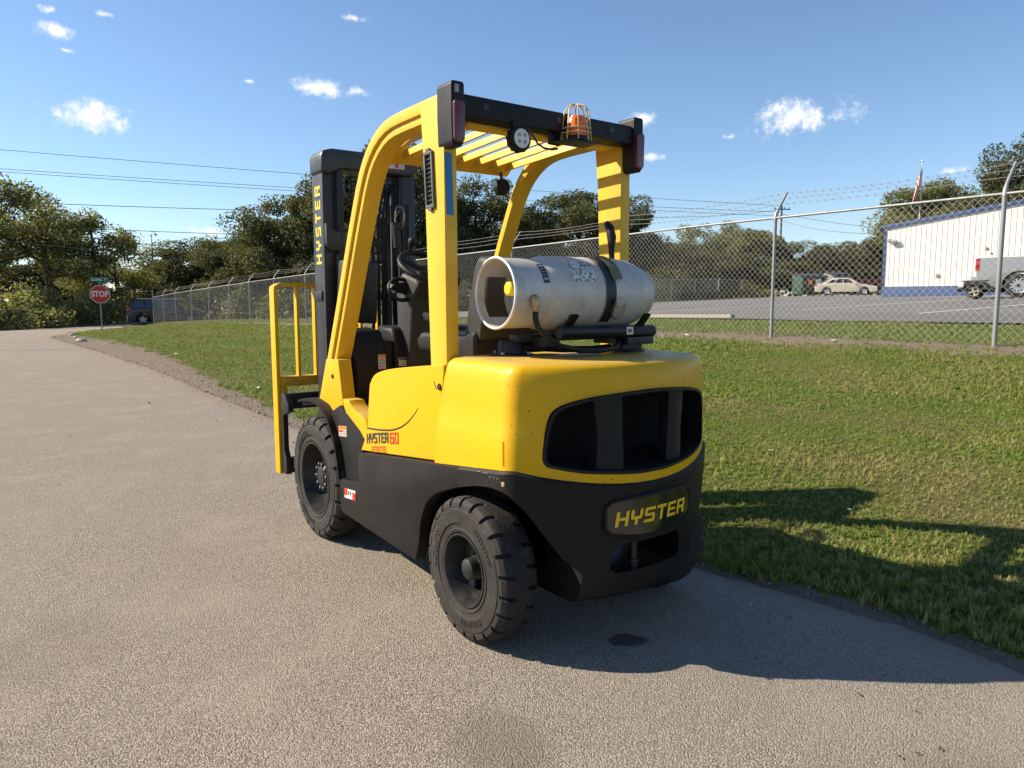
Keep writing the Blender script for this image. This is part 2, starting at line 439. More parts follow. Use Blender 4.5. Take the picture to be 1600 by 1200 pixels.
# bare soil beside the road edge and under the fence (an own soil map, not light)
soil_w = np.interp(GY, [-60, -3, 1, 4, 7, 12, 18, 26, 33, 36, 60], [.12, .12, .12, .18, .38, .75, 1.5, 1.7, 1.3, .5, .1])
soil = np.clip(1.25 - d_e / soil_w, 0, 1)
soil = np.maximum(soil, np.clip(1.15 - np.abs(GX - 7.85) / .8, 0, 1) * .9)
soil = np.maximum(soil, np.where(GX > 11, np.where(GY > 34, .35, .2), 0))
at = me.attributes.new('soil', 'FLOAT', 'POINT'); at.data.foreach_set('value', soil.ravel().astype(np.float32))
me.shade_smooth()
def mat_ground():
    m = NT('lawn_and_soil'); P = m.wpos()
    big = m.noise(.55, 5, .6, P); mid = m.noise(2.6, 5, .65, P); fine = m.noise(38, 5, .75, P); vf = m.noise(160, 3, .7, P)
    st = m.n.new('ShaderNodeMapping'); m.l.new(P, st.inputs[0]); st.inputs['Scale'].default_value = (2.2, .5, 1); st.inputs['Rotation'].default_value = (0, 0, .35)
    streak = m.noise(1.0, 5, .65, st.outputs[0])
    g = m.mix(m.ramp(mid, [(.3, 0.0), (.7, 1.0)]), (.125, .18, .03), (.205, .245, .05))
    dry = m.math('ADD', m.math('MULTIPLY', big, .5), m.math('MULTIPLY', streak, .5))
    g = m.mix(m.math('MULTIPLY', m.ramp(dry, [(.44, 0.0), (.66, 1.0)]), .8), g, (.27, .20, .085))
    g = m.mix(m.ramp(fine, [(.35, .75), (.62, 0.0)]), g, (.028, .034, .010))
    s = m.mix(m.ramp(fine, [(.3, 0.0), (.7, 1.0)]), (.15, .115, .085), (.36, .29, .215))
    s = m.mix(m.math('MULTIPLY', m.ramp(mid, [(.4, 0.0), (.7, 1.0)]), .5), s, (.27, .23, .185))
    k = m.math('ADD', m.attr('soil'), m.math('MULTIPLY', m.math('SUBTRACT', m.math('ADD', m.math('MULTIPLY', mid, .6), m.math('MULTIPLY', fine, .4)), .5), 1.5))
    k = m.ramp(k, [(.42, 0.0), (.72, 1.0)])
    m.set('Base Color', m.mix(k, g, s)).set('Roughness', .95).set('Specular IOR Level', .15)
    m.bump(m.math('ADD', m.math('ADD', fine, m.math('MULTIPLY', vf, .5)), m.math('MULTIPLY', m.noise(9, 5, .7, P), 1.5)), 1.0, .045)
    return m.mat
me.materials.append(mat_ground())
ground = link(bpy.data.objects.new('ground', me)); tag(ground, kind='structure')

# road ------------------------------------------------------------
def mat_road():
    m = NT('chip_seal_road'); P = m.wpos()
    big = m.noise(.35, 4, .6, P); mid = m.noise(1.7, 5, .62, P)
    st = m.n.new('ShaderNodeMapping'); m.l.new(P, st.inputs[0]); st.inputs['Scale'].default_value = (1.1, .12, 1)
    lane = m.noise(.8, 4, .6, st.outputs[0])
    v1 = m.voro(175, P); col = m.voro(175, P, out='Color'); v2 = m.voro(420, P)
    tone = m.sep(col)[0]
    agg = m.ramp(tone, [(0, (.185, .155, .121)), (.40, (.31, .265, .21)), (.75, (.395, .343, .28)), (1, (.54, .48, .40))])
    c = m.mix(m.ramp(v1, [(.42, 0.0), (.70, .8)]), agg, (.105, .088, .070))
    c = m.mix(m.math('MULTIPLY', m.ramp(lane, [(.42, 0.0), (.64, 1.0)]), .30), c, (.24, .21, .18))
    c = m.mix(m.math('MULTIPLY', m.ramp(mid, [(.5, 0.0), (.75, 1.0)]), .35), c, (.44, .37, .285))
    c = m.mix(m.math('MULTIPLY', m.ramp(big, [(.45, 0.0), (.65, 1.0)]), .35), c, (.27, .245, .22))
    # dusty soil washed onto the edge
    X, Y, Z = m.sep(P)
    ed = m.attr('edge'); nz = m.math('SUBTRACT', m.math('ADD', m.math('MULTIPLY', m.noise(3, 6, .7, P), .7), m.math('MULTIPLY', m.noise(30, 3, .7, P), .3)), .5)
    ek = m.ramp(m.math('ADD', ed, m.math('MULTIPLY', nz, 1.3)), [(.35, 0.0), (.95, .8)])
    c = m.mix(ek, c, m.mix(m.noise(9, 5, .7, P), (.19, .15, .115), (.36, .295, .22)))
    # overhead cable shadows painted in as dark cross strips, a tyre-rubbed lane and darker patches
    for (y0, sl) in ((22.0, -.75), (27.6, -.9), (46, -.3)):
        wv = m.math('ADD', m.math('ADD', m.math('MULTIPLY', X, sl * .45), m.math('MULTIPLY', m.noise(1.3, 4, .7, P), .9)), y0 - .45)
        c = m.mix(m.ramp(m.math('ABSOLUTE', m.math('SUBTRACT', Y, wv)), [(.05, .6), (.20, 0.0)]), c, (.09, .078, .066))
    for (x0, y0, r0, k0) in ((-.86, -.66, .22, .55), (-1.9, .9, .35, .25), (-2.6, 2.6, .5, .25), (.1, -1.6, .2, .3)):
        dd = m.math('ADD', m.math('POWER', m.math('MULTIPLY', m.math('SUBTRACT', X, x0), 1 / r0), 2), m.math('POWER', m.math('MULTIPLY', m.math('SUBTRACT', Y, y0), 1 / r0), 2))
        dd = m.math('ADD', dd, m.math('MULTIPLY', m.math('SUBTRACT', m.noise(4, 5, .7, P), .5), 2.4))
        c = m.mix(m.math('MULTIPLY', m.ramp(dd, [(.2, 1.0), (1.0, 0.0)]), k0), c, (.15, .125, .10))
    pt = m.noise(.9, 5, .7, P, .8)
    c = m.mix(m.math('MULTIPLY', m.ramp(pt, [(.60, 0.0), (.70, 1.0)]), .28), c, (.19, .165, .14))
    spk = m.noise(55, 2, .5, P); c = m.mix(m.ramp(spk, [(.74, 0.0), (.78, .7)]), c, (.11, .09, .07))
    # oil stain behind the truck, and faint dark patches
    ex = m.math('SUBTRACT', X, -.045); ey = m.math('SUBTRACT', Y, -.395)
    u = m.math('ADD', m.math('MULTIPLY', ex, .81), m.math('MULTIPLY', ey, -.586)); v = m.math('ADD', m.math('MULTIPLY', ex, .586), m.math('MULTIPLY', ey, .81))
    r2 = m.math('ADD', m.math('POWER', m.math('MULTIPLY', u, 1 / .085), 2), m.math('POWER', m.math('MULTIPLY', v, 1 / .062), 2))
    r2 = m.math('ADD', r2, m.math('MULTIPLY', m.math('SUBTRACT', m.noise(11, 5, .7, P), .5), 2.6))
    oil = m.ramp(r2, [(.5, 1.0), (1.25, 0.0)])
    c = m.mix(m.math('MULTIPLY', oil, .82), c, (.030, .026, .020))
    m.set('Base Color', c).set('Specular IOR Level', .25)
    m.set('Roughness', m.mix(oil, .92, .5))
    h = m.math('SUBTRACT', 1.0, v1)
    m.bump(m.math('ADD', m.math('MULTIPLY', h, 1.0), m.math('MULTIPLY', m.math('SUBTRACT', 1.0, v2), .35)), .85, .008)
    return m.mat
ry = axis_vals([(-60, -6, 3), (-6, 14, .3), (14, 66.8, .4)])
nU = 26
V, F, EA = [], [], []
us = np.concatenate([np.linspace(0, .75, 12), np.linspace(.8, 1, 15)])
jag = np.cumsum(RNG.normal(0, .012, len(ry))); jag = jag - np.convolve(jag, np.ones(9) / 9, 'same')
for a, y in enumerate(ry):
    l, r_ = float(left_x(y)), float(edge_x(y)) + jag[a] * (1 if y < 50 else 0) + .02 * math.sin(y * 3.1)
    if y > 66: r_ = 80
    for u in us:
        x = l + (r_ - l) * u
        V.append((x, y, float(road_z(y)) + .004 - (.02 if u == 1 else 0))); EA.append(max(0, 1 - (r_ - x) / (.35 if y < 5 else .35 + .12 * min(y - 5, 10))))
nn = len(us)
for a in range(len(ry) - 1):
    for b in range(nn - 1):
        k = a * nn + b; F.append((k, k + nn, k + nn + 1, k + 1))
me = bpy.data.meshes.new('road'); me.from_pydata(V, [], F); me.shade_smooth()
at = me.attributes.new('edge', 'FLOAT', 'POINT'); at.data.foreach_set('value', np.array(EA, np.float32))
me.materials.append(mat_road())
bm = bmesh.new(); bm.from_mesh(me); bmesh.ops.recalc_face_normals(bm, faces=bm.faces)
if sum(f.normal.z for f in bm.faces) < 0: bmesh.ops.reverse_faces(bm, faces=bm.faces)
bm.to_mesh(me); bm.free()
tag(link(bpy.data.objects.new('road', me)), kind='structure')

# parking lot ------------------------------------------------------
def mat_lot():
    m = NT('old_asphalt'); P = m.wpos()
    a = m.noise(.4, 5, .6, P); b = m.noise(3, 5, .65, P); f = m.noise(60, 3, .7, P)
    c = m.mix(m.ramp(a, [(.35, 0.0), (.7, 1.0)]), (.095, .094, .095), (.15, .148, .147))
    c = m.mix(m.math('MULTIPLY', m.ramp(b, [(.45, 0.0), (.7, 1.0)]), .35), c, (.075, .072, .07))
    c = m.mix(m.math('MULTIPLY', f, .25), c, (.22, .21, .20))
    m.set('Base Color', c).set('Roughness', .9).set('Specular IOR Level', .3); m.bump(f, .4, .01)
    return m.mat
b_ = MB()
def lot_edge(y): return 10.3 + .12 * math.sin(y * .9) + .05 * math.sin(y * 3.7)
lx = [0, .4, 1, 2, 4, 7, 11, 16, 22, 29, 37, 46, 58, 75, 110]
ly = list(np.arange(-50, 34.1, 1.0))
b_.grid(lambda u, v: (lambda x, y: (x, y, gz(x, y) + .03))(lot_edge(ly[int(round(v * (len(ly) - 1)))]) + lx[int(round(u * (len(lx) - 1)))], ly[int(round(v * (len(ly) - 1)))]), len(lx) - 1, len(ly) - 1)
tag(b_.build('parking_lot', mat_lot(), smooth=60), kind='structure')
M['line_paint'] = paint('worn_white_line', (.62, .61, .58), .8, .3, 0, .8, (.2, .19, .18), 7, 0)
for (p, q, w) in (((15.2, 8.6), (25.5, 8.6), .10), ((13.0, 4.7), (23.0, 4.7), .10), ((13.0, 12.9), (24, 12.9), .1), ((13.0, .6), (24, .6), .1)):
    b_ = MB(); n = 16
    def f_(u, v): 
        x = p[0] + (q[0] - p[0]) * u; y = p[1] + (q[1] - p[1]) * u + (v - .5) * w
        return (x, y, gz(x, y) + .040)
    b_.grid(f_, n, 1); tag(b_.build('parking_line', M['line_paint'], smooth=60), kind='structure')
# concrete wheel stop at the edge of the lot
def wheel_stop(y0, y1, label):
    t = MB(); n = 8
    for i in range(n):
        pass
    poly = [(-.09, -.03), (.09, -.03), (.055, .065), (-.055, .065)]
    for i in range(n):
        a = y0 + (y1 - y0) * i / n; b = y0 + (y1 - y0) * (i + 1) / n
        va = [(10.75 + p[0], a, gz(10.75, a) + .03 + p[1]) for p in poly]; vb = [(10.75 + p[0], b, gz(10.75, b) + .03 + p[1]) for p in poly]
        t.add(va + vb, [(k, (k + 1) % 4, 4 + (k + 1) % 4, 4 + k) for k in range(4)] + ([(3, 2, 1, 0)] if i == 0 else []) + ([(4, 5, 6, 7)] if i == n - 1 else []))
    o = t.build('wheel_stop', paint('old_concrete', (.24, .22, .18), .9, .2, 0, .5, (.18, .16, .13), 5, .3))
    tag(o, label, 'wheel stop')
wheel_stop(7.4, 10.4, 'long pale concrete wheel stop on the grass edge of the parking lot')

# ================================================================== FENCE
fence = empty('chain_link_fence', (8.0, 0, 0), 0, 'galvanised chain-link fence with barbed wire running along the top of the grass bank', 'fence')
POST_Y = [-5.0, -1.7, 1.42, 4.56, 8.0, 11.5, 14.9, 18.2, 21.5, 24.8, 28.4, 31.9, 35.2, 39.2, 43.2, 47.4, 51.2, 54.7]
FH = 1.83
def fbase(y): return float(fence_z(y))
for i, y in enumerate(POST_Y):
    z = fbase(y); t = MB(); last = i == len(POST_Y) - 1
    r_ = .027 if y < 6 else .023
    if last: t.tube([(0, y, z - .1), (0, y, z + FH + .45)], .04, 10)
    else: t.tube([(0, y, z - .1), (0, y, z + FH - .02)], r_, 10)
    po = t.build('post', M['galv'], fence, smooth=50)
    t = MB(); lean = random.uniform(-.01, .01)
    if not last:
        t.tube([(0, y, z + FH - .03), (.01, y, z + FH + .05), (.05, y + lean, z + FH + .13), (.26, y + lean, z + FH + .40)], [r_ * 1.25, r_ * 1.1, r_ * .8, r_ * .6], 8)
        t.build('barb_arm', M['galv'], po, smooth=50)
    else:
        t.lathe([(0, .045), (.03, .04), (.05, .0)], 'Z', (0, y, z + FH + .45), 10); t.build('post_cap', M['galv'], po)
fy = [POST_Y[0] + (POST_Y[-1] - POST_Y[0]) * i / 90 for i in range(91)]
t = MB(); t.tube([(0, y, fbase(y) + FH) for y in fy], .0185, 8); t.build('top_rail', M['galv'], fence, smooth=50)
for k in range(3):
    t = MB(); fr = (k + 1) / 3.1
    ys = [POST_Y[0] + (POST_Y[-1] - POST_Y[0]) * i / 180 for i in range(181)]
    def sag(y):
        for a, b in zip(POST_Y[:-1], POST_Y[1:]):
            if a <= y <= b: u = (y - a) / (b - a); return -.05 * 4 * u * (1 - u) * (1 + .5 * math.sin(a * 3 + k))
        return 0
    def wp(y): return (.05 + .21 * fr, y, fbase(y) + FH + .13 + .27 * fr + sag(y))
    t.tube([wp(y) for y in ys], .0035, 3)
    y = POST_Y[0] + .07
    while y < 26:
        p = Vector(wp(y))
        for sx in (-1, 1):
            t.tube([p + Vector((.02 * sx, -.012, -.02)), p + Vector((-.02 * sx, .012, .02))], .002, 3)
        y += .125
    t.build('barbed_wire', M['rust_wire'], fence, smooth=0)
# woven fabric: real diagonal wires
D = .098
t = MB(); V, F = [], []
def wire_seg(y0, h0, y1, h1, r_, off):
    z0, z1 = fbase(y0) + .04 + h0, fbase(y1) + .04 + h1
    a = Vector((off, y0, z0)); b = Vector((-off, y1, z1)); d = (b - a).normalized()
    n1 = Vector((1, 0, 0)); n2 = d.cross(n1)
    k = len(V)
    for c in (a, b):
        for j in range(3):
            an = 2 * PI * j / 3; V.append(tuple(c + (n1 * math.cos(an) + n2 * math.sin(an)) * r_))
    for j in range(3): F.append((k + j, k + (j + 1) % 3, k + 3 + (j + 1) % 3, k + 3 + j))
HF = FH - .06
ya, yb = POST_Y[0], POST_Y[-1]
y = ya - HF
while y < yb + HF:
    r_ = .0015 if y < 9 else .0013
    for sgn in (1, -1):
        a, b = (y, y + HF) if sgn > 0 else (y + HF, y)
        # clip to fence ends, split in 3
        for s in range(3):
            h0, h1 = HF * s / 3, HF * (s + 1) / 3
            p0, p1 = a + (b - a) * s / 3, a + (b - a) * (s + 1) / 3
            if min(p0, p1) < ya or max(p0, p1) > yb: continue
            wire_seg(p0, h0, p1, h1, r_, .003 * sgn)
    y += D
t.add(V, F)
fab = t.build('wire_mesh', M['galv_wire'], fence, smooth=0, fix=False); tag(fab, kind='stuff')

# second, far fence at the back of the lot
f2 = empty('back_fence', (0, 0, 0), 0, 'low chain-link fence at the far left end of the parking lot', 'fence')
pts2 = [(30.2, 34.6), (33.2, 34.4), (36.0, 34.2), (43, 38.0), (50, 41.5), (57, 44.5), (64, 47), (71, 48.5)]
for x, y in pts2:
    z = gz(x, y); t = MB(); t.tube([(x, y, z - .1), (x, y, z + 1.85)], .045, 6); t.build('post', M['galv'], f2)
t = MB(); t.tube([(x, y, gz(x, y) + 1.72) for x, y in pts2], .03, 5); t.build('top_rail', M['galv'], f2)
V, F = [], []
t = MB()
for (x0, y0), (x1, y1) in zip(pts2[:-1], pts2[1:]):
    L = math.hypot(x1 - x0, y1 - y0); n = int(L / .34)
    for i in range(n):
        for s in (0, 1):
            u0, u1 = i / n, min(1, (i + 5) / n)
            if s: u0, u1 = u1, u0
            a = (x0 + (x1 - x0) * u0, y0 + (y1 - y0) * u0); b = (x0 + (x1 - x0) * u1, y0 + (y1 - y0) * u1)
            t.tube([(a[0], a[1], gz(*a) + .05), (b[0], b[1], gz(*b) + 1.7)], .005, 3, cap=False)
tag(t.build('wire_mesh', M['galv_wire'], f2, smooth=0, fix=False), kind='stuff')

# ================================================================== METAL BUILDING
BA = R(-12)                                  # wall direction, from +Y towards -X
corner = Vector((36.4, 17.6))
wd = Vector((-math.sin(BA) * -1, -math.cos(BA)))     # along the wall, towards the right of the picture
wd = Vector((math.sin(R(12)), -math.cos(R(12))))
wnrm = Vector((-math.cos(R(12)), -math.sin(R(12))))  # outward
bz = gz(corner.x, corner.y) - .02
bld = empty('metal_building', (corner.x, corner.y, bz), math.atan2(wd.y, wd.x), 'long white ribbed-metal building with blue base and blue roof trim behind the parking lot', 'building')
# local frame: x along wall, y = inwards(+)/outwards(-)
BW, EAVE, SL, WN = 19.0, 3.62, .135, .60
M['bwhite'] = paint('white_metal_siding', (.74, .70, .62), .45, .5, 0, .15, (.5, .46, .4), 1.5, 0)
M['bblue'] = paint('blue_masonry_paint', (.034, .068, .165), .6, .4, 0, .3, (.03, .05, .11), 2, .1)
M['btrim'] = paint('blue_metal_trim', (.022, .05, .14), .4, .5, 0, .3, (.03, .04, .08), 2, 0)
t = MB(); t.box(0, BW, 0, 14, WN - .01, EAVE); t.build('wall_core', M['bwhite'], bld)
t = MB(); t.box(-.03, BW, -.035, 13.9, -.4, WN); t.build('base_wall', M['bblue'], bld, bevel=.01)
pw = .235; npan = int(BW / pw)
for i in range(npan):
    x0, x1 = i * pw, (i + 1) * pw
    h0, h1 = EAVE + SL * x0, EAVE + SL * x1
    t = MB()
    sec = [(0, -.002), (.008, -.024), (.024, -.024), (.032, -.006), (pw - .003, -.006)]
    lo = [(x0 + a, b, WN + .005) for a, b in sec]; hi = [(x0 + a, b, EAVE + SL * (x0 + a)) for a, b in sec]
    n = len(sec); t.add(lo + hi, [(k, k + 1, n + k + 1, n + k) for k in range(n - 1)])
    t.build('wall_panel', M['bwhite'], bld, smooth=0, fix=False)
t = MB()
t.add([(-.25, -.10, EAVE - .10), (BW, -.10, EAVE - .10 + SL * (BW + .25)), (BW, -.10, EAVE + .10 + SL * (BW + .25)), (-.25, -.10, EAVE + .10),
       (-.25, 14, EAVE - .18), (BW, 14, EAVE - .18 + SL * (BW + .25)), (BW, 14, EAVE + .10 + SL * (BW + .25)), (-.25, 14, EAVE + .10)],
      [(0, 1, 2, 3), (7, 6, 5, 4), (3, 2, 6, 7), (0, 4, 5, 1), (0, 3, 7, 4), (1, 5, 6, 2)])
rf = t.build('roof', M['btrim'], bld, bevel=.01)
t = MB(); t.box(-.30, -.16, -.14, 14, EAVE - .05, EAVE + .09); t.build('gutter', M['btrim'], rf, bevel=.01)
t = MB(); t.box(-.045, .06, -.05, .1, WN, EAVE - .16); t.build('corner_trim', M['btrim'], bld)
t = MB(); t.box(.10, .34, -.12, -.03, 2.92, 3.06); t.box(.34, .62, -.22, -.04, 2.76, 2.98, rot=Matrix.Rotation(R(25), 3, 'X')); t.build('wall_lamp', paint('lamp_housing', (.30, .30, .29), .5), bld, bevel=.02)
for (x, z, w, h) in ((4.55, 2.35, .16, .30), (4.75, 2.12, .10, .22), (2.55, 1.10, .22, .22), (7.4, 4.0, .14, .3), (6.9, 3.55, .12, .2)):
    t = MB(); t.lathe([(-.040, w * .5), (-.046, w * .4), (-.046, 0.0)], 'Y', (x, 0, z), 10); t.build('wall_vent', paint('dark_wall_vent', (.16, .16, .15), .6), bld)

# ================================================================== FORKLIFT
# its frame is the world frame: X right, Y forward, rear axle above the origin
fl = empty('forklift', (0, 0, 0), 0, 'big yellow and charcoal propane forklift parked on the road beside the grass', 'forklift')
WB_, R1, R2 = 1.60, .352, .290

# ---- letters as flat print ---------------------------------------
GLY = {
 'H': (.86, [[(0, 0), (.22, 0), (.22, 1), (0, 1)], [(.64, 0), (.86, 0), (.86, 1), (.64, 1)], [(.22, .40), (.64, .40), (.64, .60), (.22, .60)]]),
 'Y': (.86, [[(0, .55), (.22, .55), (.22, 1), (0, 1)], [(.64, .55), (.86, .55), (.86, 1), (.64, 1)], [(0, .55), (.08, .36), (.78, .36), (.86, .55)], [(.32, 0), (.54, 0), (.54, .36), (.32, .36)]]),
 'S': (.84, [[(.08, .80), (.84, .80), (.84, 1), (.08, 1)], [(0, .60), (.22, .60), (.22, .80), (.08, 1), (0, .92)], [(.0, .60), (.08, .42), (.76, .42), (.84, .34), (.84, .40), (.78, .60)], [(.62, .20), (.84, .20), (.84, .42), (.62, .42)], [(0, 0), (.76, 0), (.84, .08), (.84, .20), (0, .20)]]),
 'T': (.82, [[(0, .80), (.82, .80), (.82, 1), (0, 1)], [(.30, 0), (.52, 0), (.52, .80), (.30, .80)]]),
 'E': (.80, [[(0, 0), (.22, 0), (.22, 1), (0, 1)], [(.22, .80), (.80, .80), (.80, 1), (.22, 1)], [(.22, .41), (.74, .41), (.74, .60), (.22, .60)], [(.22, 0), (.80, 0), (.80, .20), (.22, .20)]]),
 'R': (.86, [[(0, 0), (.22, 0), (.22, 1), (0, 1)], [(.22, .80), (.86, .80), (.86, .92), (.78, 1), (.22, 1)], [(.64, .56), (.86, .56), (.86, .80), (.64, .80)], [(.22, .38), (.80, .38), (.86, .46), (.86, .56), (.22, .56)], [(.62, 0), (.86, 0), (.84, .30), (.76, .38), (.50, .38)]]),
 'F': (.78, [[(0, 0), (.20, 0), (.20, 1), (0, 1)], [(.20, .82), (.78, .82), (.78, 1), (.20, 1)], [(.20, .42), (.68, .42), (.68, .58), (.20, .58)]]),
 'O': (.86, [[(0, 0), (.20, .18), (.20, .82), (0, 1)], [(.86, 0), (.66, .18), (.66, .82), (.86, 1)], [(0, 1), (.86, 1), (.66, .82), (.20, .82)], [(0, 0), (.86, 0), (.66, .18), (.20, .18)]]),
 'I': (.22, [[(0, 0), (.22, 0), (.22, 1), (0, 1)]]),
 '6': (.80, [[(0, 0), (.22, .20), (.22, .80), (0, 1)], [(0, 1), (.80, 1), (.80, .80), (.22, .80)], [(.22, .42), (.80, .42), (.80, .60), (.22, .60)], [(.58, .20), (.80, 0), (.80, .42), (.58, .42)], [(0, 0), (.80, 0), (.58, .20), (.22, .20)]]),
}
def _thin(w, segs, k=.145):
    # strokes: horizontal (x0,x1,y) or vertical (x,y0,y1) centre lines, butted end to end
    out = []
    for s_ in segs:
        if s_[0] == 'h': _, a, b, y = s_; out.append([(a, y - k / 2), (b, y - k / 2), (b, y + k / 2), (a, y + k / 2)])
        else: _, x, a, b = s_; out.append([(x - k / 2, a), (x + k / 2, a), (x + k / 2, b), (x - k / 2, b)])
    return (w, out)
_a, _b, _c, _d = .0725, .9275, .145, .655
GLY['f'] = _thin(.74, [('v', _a, 0, 1), ('h', .145, .74, _b), ('h', .145, .62, .5)])
GLY['o'] = _thin(.80, [('v', _a, 0, 1), ('v', .7275, 0, 1), ('h', .145, .655, _b), ('h', .145, .655, _a)])
GLY['r'] = _thin(.80, [('v', _a, 0, 1), ('h', .145, .80, _b), ('v', .7275, .55, .855), ('h', .145, .80, .4775), ('v', .66, 0, .405)])
GLY['t'] = _thin(.76, [('h', 0, .76, _b), ('v', .38, 0, .855)])
GLY['i'] = _thin(.145, [('v', _a, 0, 1)])
GLY['s'] = _thin(.76, [('h', 0, .76, _b), ('v', _a, .57, .855), ('h', 0, .76, .4975), ('v', .6875, .145, .425), ('h', 0, .76, _a)])
GLY['x'] = _thin(.74, [('v', _a, 0, 1), ('h', .145, .74, _b), ('h', .145, .74, .55), ('v', .6675, 0, .4775), ('h', .145, .595, _a)])
GLY['z'] = _thin(.74, [('v', _a, 0, 1), ('v', .6675, 0, 1), ('h', .145, .595, _b), ('h', .145, .595, _a)])
GLY['0'] = (.80, [[(p[0] * .93, p[1]) for p in poly] for poly in GLY['O'][1]])
def lettering(name, text, fn, mat, parent, size=1.0, gap=.16, slant=0.0, sx=1.0):
    """fn(u, v) -> world point; u, v in letter-height units times size"""
    t = MB(); x = 0
    for ch in text:
        w, polys = GLY[ch]
        for poly in polys:
            t.add([fn((x + p[0] * sx + slant * p[1]) * size, p[1] * size) for p in poly], [tuple(range(len(poly)))])
        x += w * sx + gap
    return t.build(name, mat, parent, smooth=0, fix=False)
def text_w(text, gap=.16, sx=1.0): return sum(GLY[c][0] * sx + gap for c in text) - gap
def sticker(name, o, u, v, blocks, mats, parent):
    """flat printed label: o corner, u and v edge vectors; blocks (u0,v0,u1,v1,mat index), layered 0.4 mm apart"""
    o, u, v = Vector(o), Vector(u), Vector(v); n = u.cross(v).normalized(); t = MB()
    for k, (a, b, c, d, mi) in enumerate([(0, 0, 1, 1, 0)] + list(blocks)):
        off = n * (.0006 if k else 0)
        t.add([o + u * a + v * b + off, o + u * c + v * b + off, o + u * c + v * d + off, o + u * a + v * d + off], [(0, 1, 2, 3)], mi)
    return t.build(name, mats, parent, smooth=0, fix=False)

# ---- rear body: plan outline with rounded corners and a bulging tail ----
RB, CYB = .80, .33
def plan(w, rc, Rr, yf, n=14):
    """left-front -> left-rear corner -> tail arc -> right-front"""
    yc = CYB - math.sqrt((Rr - rc) ** 2 - (w - rc) ** 2)
    a0 = math.atan2(-(w - rc), CYB - yc)                      # angle of the corner centre seen from arc centre
    pts = [(-w, yf + (yc - yf) * i / 5) for i in range(5)]
    for i in range(7):                                        # corner fillet
        th = PI + (PI / 2 + a0) * i / 6
        pts.append((-w + rc + rc * math.cos(th), yc + rc * math.sin(th)))
    for i in range(1, n):
        th = a0 + (-a0 * 2) * i / n
        pts.append((Rr * math.sin(th), CYB - Rr * math.cos(th)))
    half = [p for p in pts[:12]]
    pts += [(-x, y) for x, y in reversed(half)]
    return pts
def seam_z(x, y):
    side = .738 - (y + .27) * .118
    rear = .668 + .068 * min(1, abs(x) / .53) ** 2
    k = min(1, max(0, (abs(x) - .50) / .035)) if y > -.33 else 0
    return rear * (1 - k) + side * k
def loft_rows(rows, capt=True, capb=True):
    t = MB(); n = len(rows[0]); V = [p for r in rows for p in r]
    F = [(i * n + k, i * n + (k + 1) % n, (i + 1) * n + (k + 1) % n, (i + 1) * n + k) for i in range(len(rows) - 1) for k in range(n)]
    if capb: F.append(tuple(range(n))[::-1])
    if capt: F.append(tuple(range((len(rows) - 1) * n, len(rows) * n)))
    return t.add(V, F)
ZT = 1.128
rows = []
for tt, ins, rc in ((0, 0.0, .085), (.10, 0, .085), (.34, 0, .085), (.36, .0025, .085), (.6, .008, .085), (.82, .016, .085), (.90, .022, .085), (.95, .032, .083), (.985, .050, .08), (1.0, .085, .075)):
    r_ = []
    for (x, y) in plan(.543 - ins, rc, RB - ins * .8, 0):
        zb = seam_z(x, y); z = zb + (ZT - .012 * (1 - tt) - zb) * tt
        r_.append((x, y, z))
    # the front edge follows the sloping seam beside the guard post
    N = len(r_)
    for i in (0, N - 1):
        x, y, z = r_[i]; yf = .272 - (z - .673) * .19; r_[i] = (x, yf, seam_z(x, yf) * (1 - tt) + (ZT) * tt if tt == 0 else z)
    rows.append(r_)
cw = loft_rows(rows).build('counterweight', M['yellow'], fl)
# vent opening
vent = [(0, 1.022), (.10, 1.019), (.24, 1.008), (.33, .992), (.385, .972), (.415, .94), (.432, .87), (.440, .79), (.432, .760), (.412, .747), (.33, .728), (.26, .718), (.10, .704), (0, .702)]
vent = catmull(vent + [(-x, z) for x, z in reversed(vent[1:-1])], 3, True)
cut = MB().prism(vent, 'Y', -.75, -.20).build('cutter', M['interior'])
boolean(cw, cut)
# black rim lining the opening, following the tail's curve
def tail_y(x, ins=0): return CYB - math.sqrt((RB - ins) ** 2 - x * x)
t = MB(); n = len(vent)
def shrink(p, k): return (p[0] * (1 - k / .44), .862 + (p[1] - .862) * (1 - k / .16))
V = []
for k, ins in ((0.0005, -.0015), (.012, -.0015), (.016, .03), (.016, .10)):
    V += [((shrink(p, k))[0], tail_y(shrink(p, k)[0], ins), shrink(p, k)[1]) for p in vent]
t.add(V, [(r * n + i, r * n + (i + 1) % n, (r + 1) * n + (i + 1) % n, (r + 1) * n + i) for r in range(3) for i in range(n)])
t.build('vent_surround', M['plastic'], cw, smooth=50)
for s in (-1, 1):
    t = MB()
    # tapering upright: wide, leaning outwards at the top
    for k in range(6):
        pass
    def fb(u, v):
        z = .700 + .318 * v; xc = s * (.158 + .032 * v + .02 * (1 - v) ** 3); w = .052 + .008 * abs(v - .5) * 2
        x = xc + (u - .5) * 2 * w
        return (x, tail_y(x, .022) + .02 * (2 * u - 1) ** 2 * .6, z)
    t.grid(fb, 6, 8)
    def fb2(u, v):
        p = fb(u, v); return (p[0], p[1] + .05, p[2])
    t.grid(fb2, 6, 8)
    for uu in (0, 1):
        t.grid(lambda u, v: tuple(Vector(fb(uu, v)) * (1 - u) + Vector(fb2(uu, v)) * u), 1, 8)
    t.build('vent_bar', M['plastic'], cw, smooth=50)
t = MB(); t.box(-.44, .44, -.22, -.20, .69, 1.03); t.build('radiator_screen', M['interior'], cw)
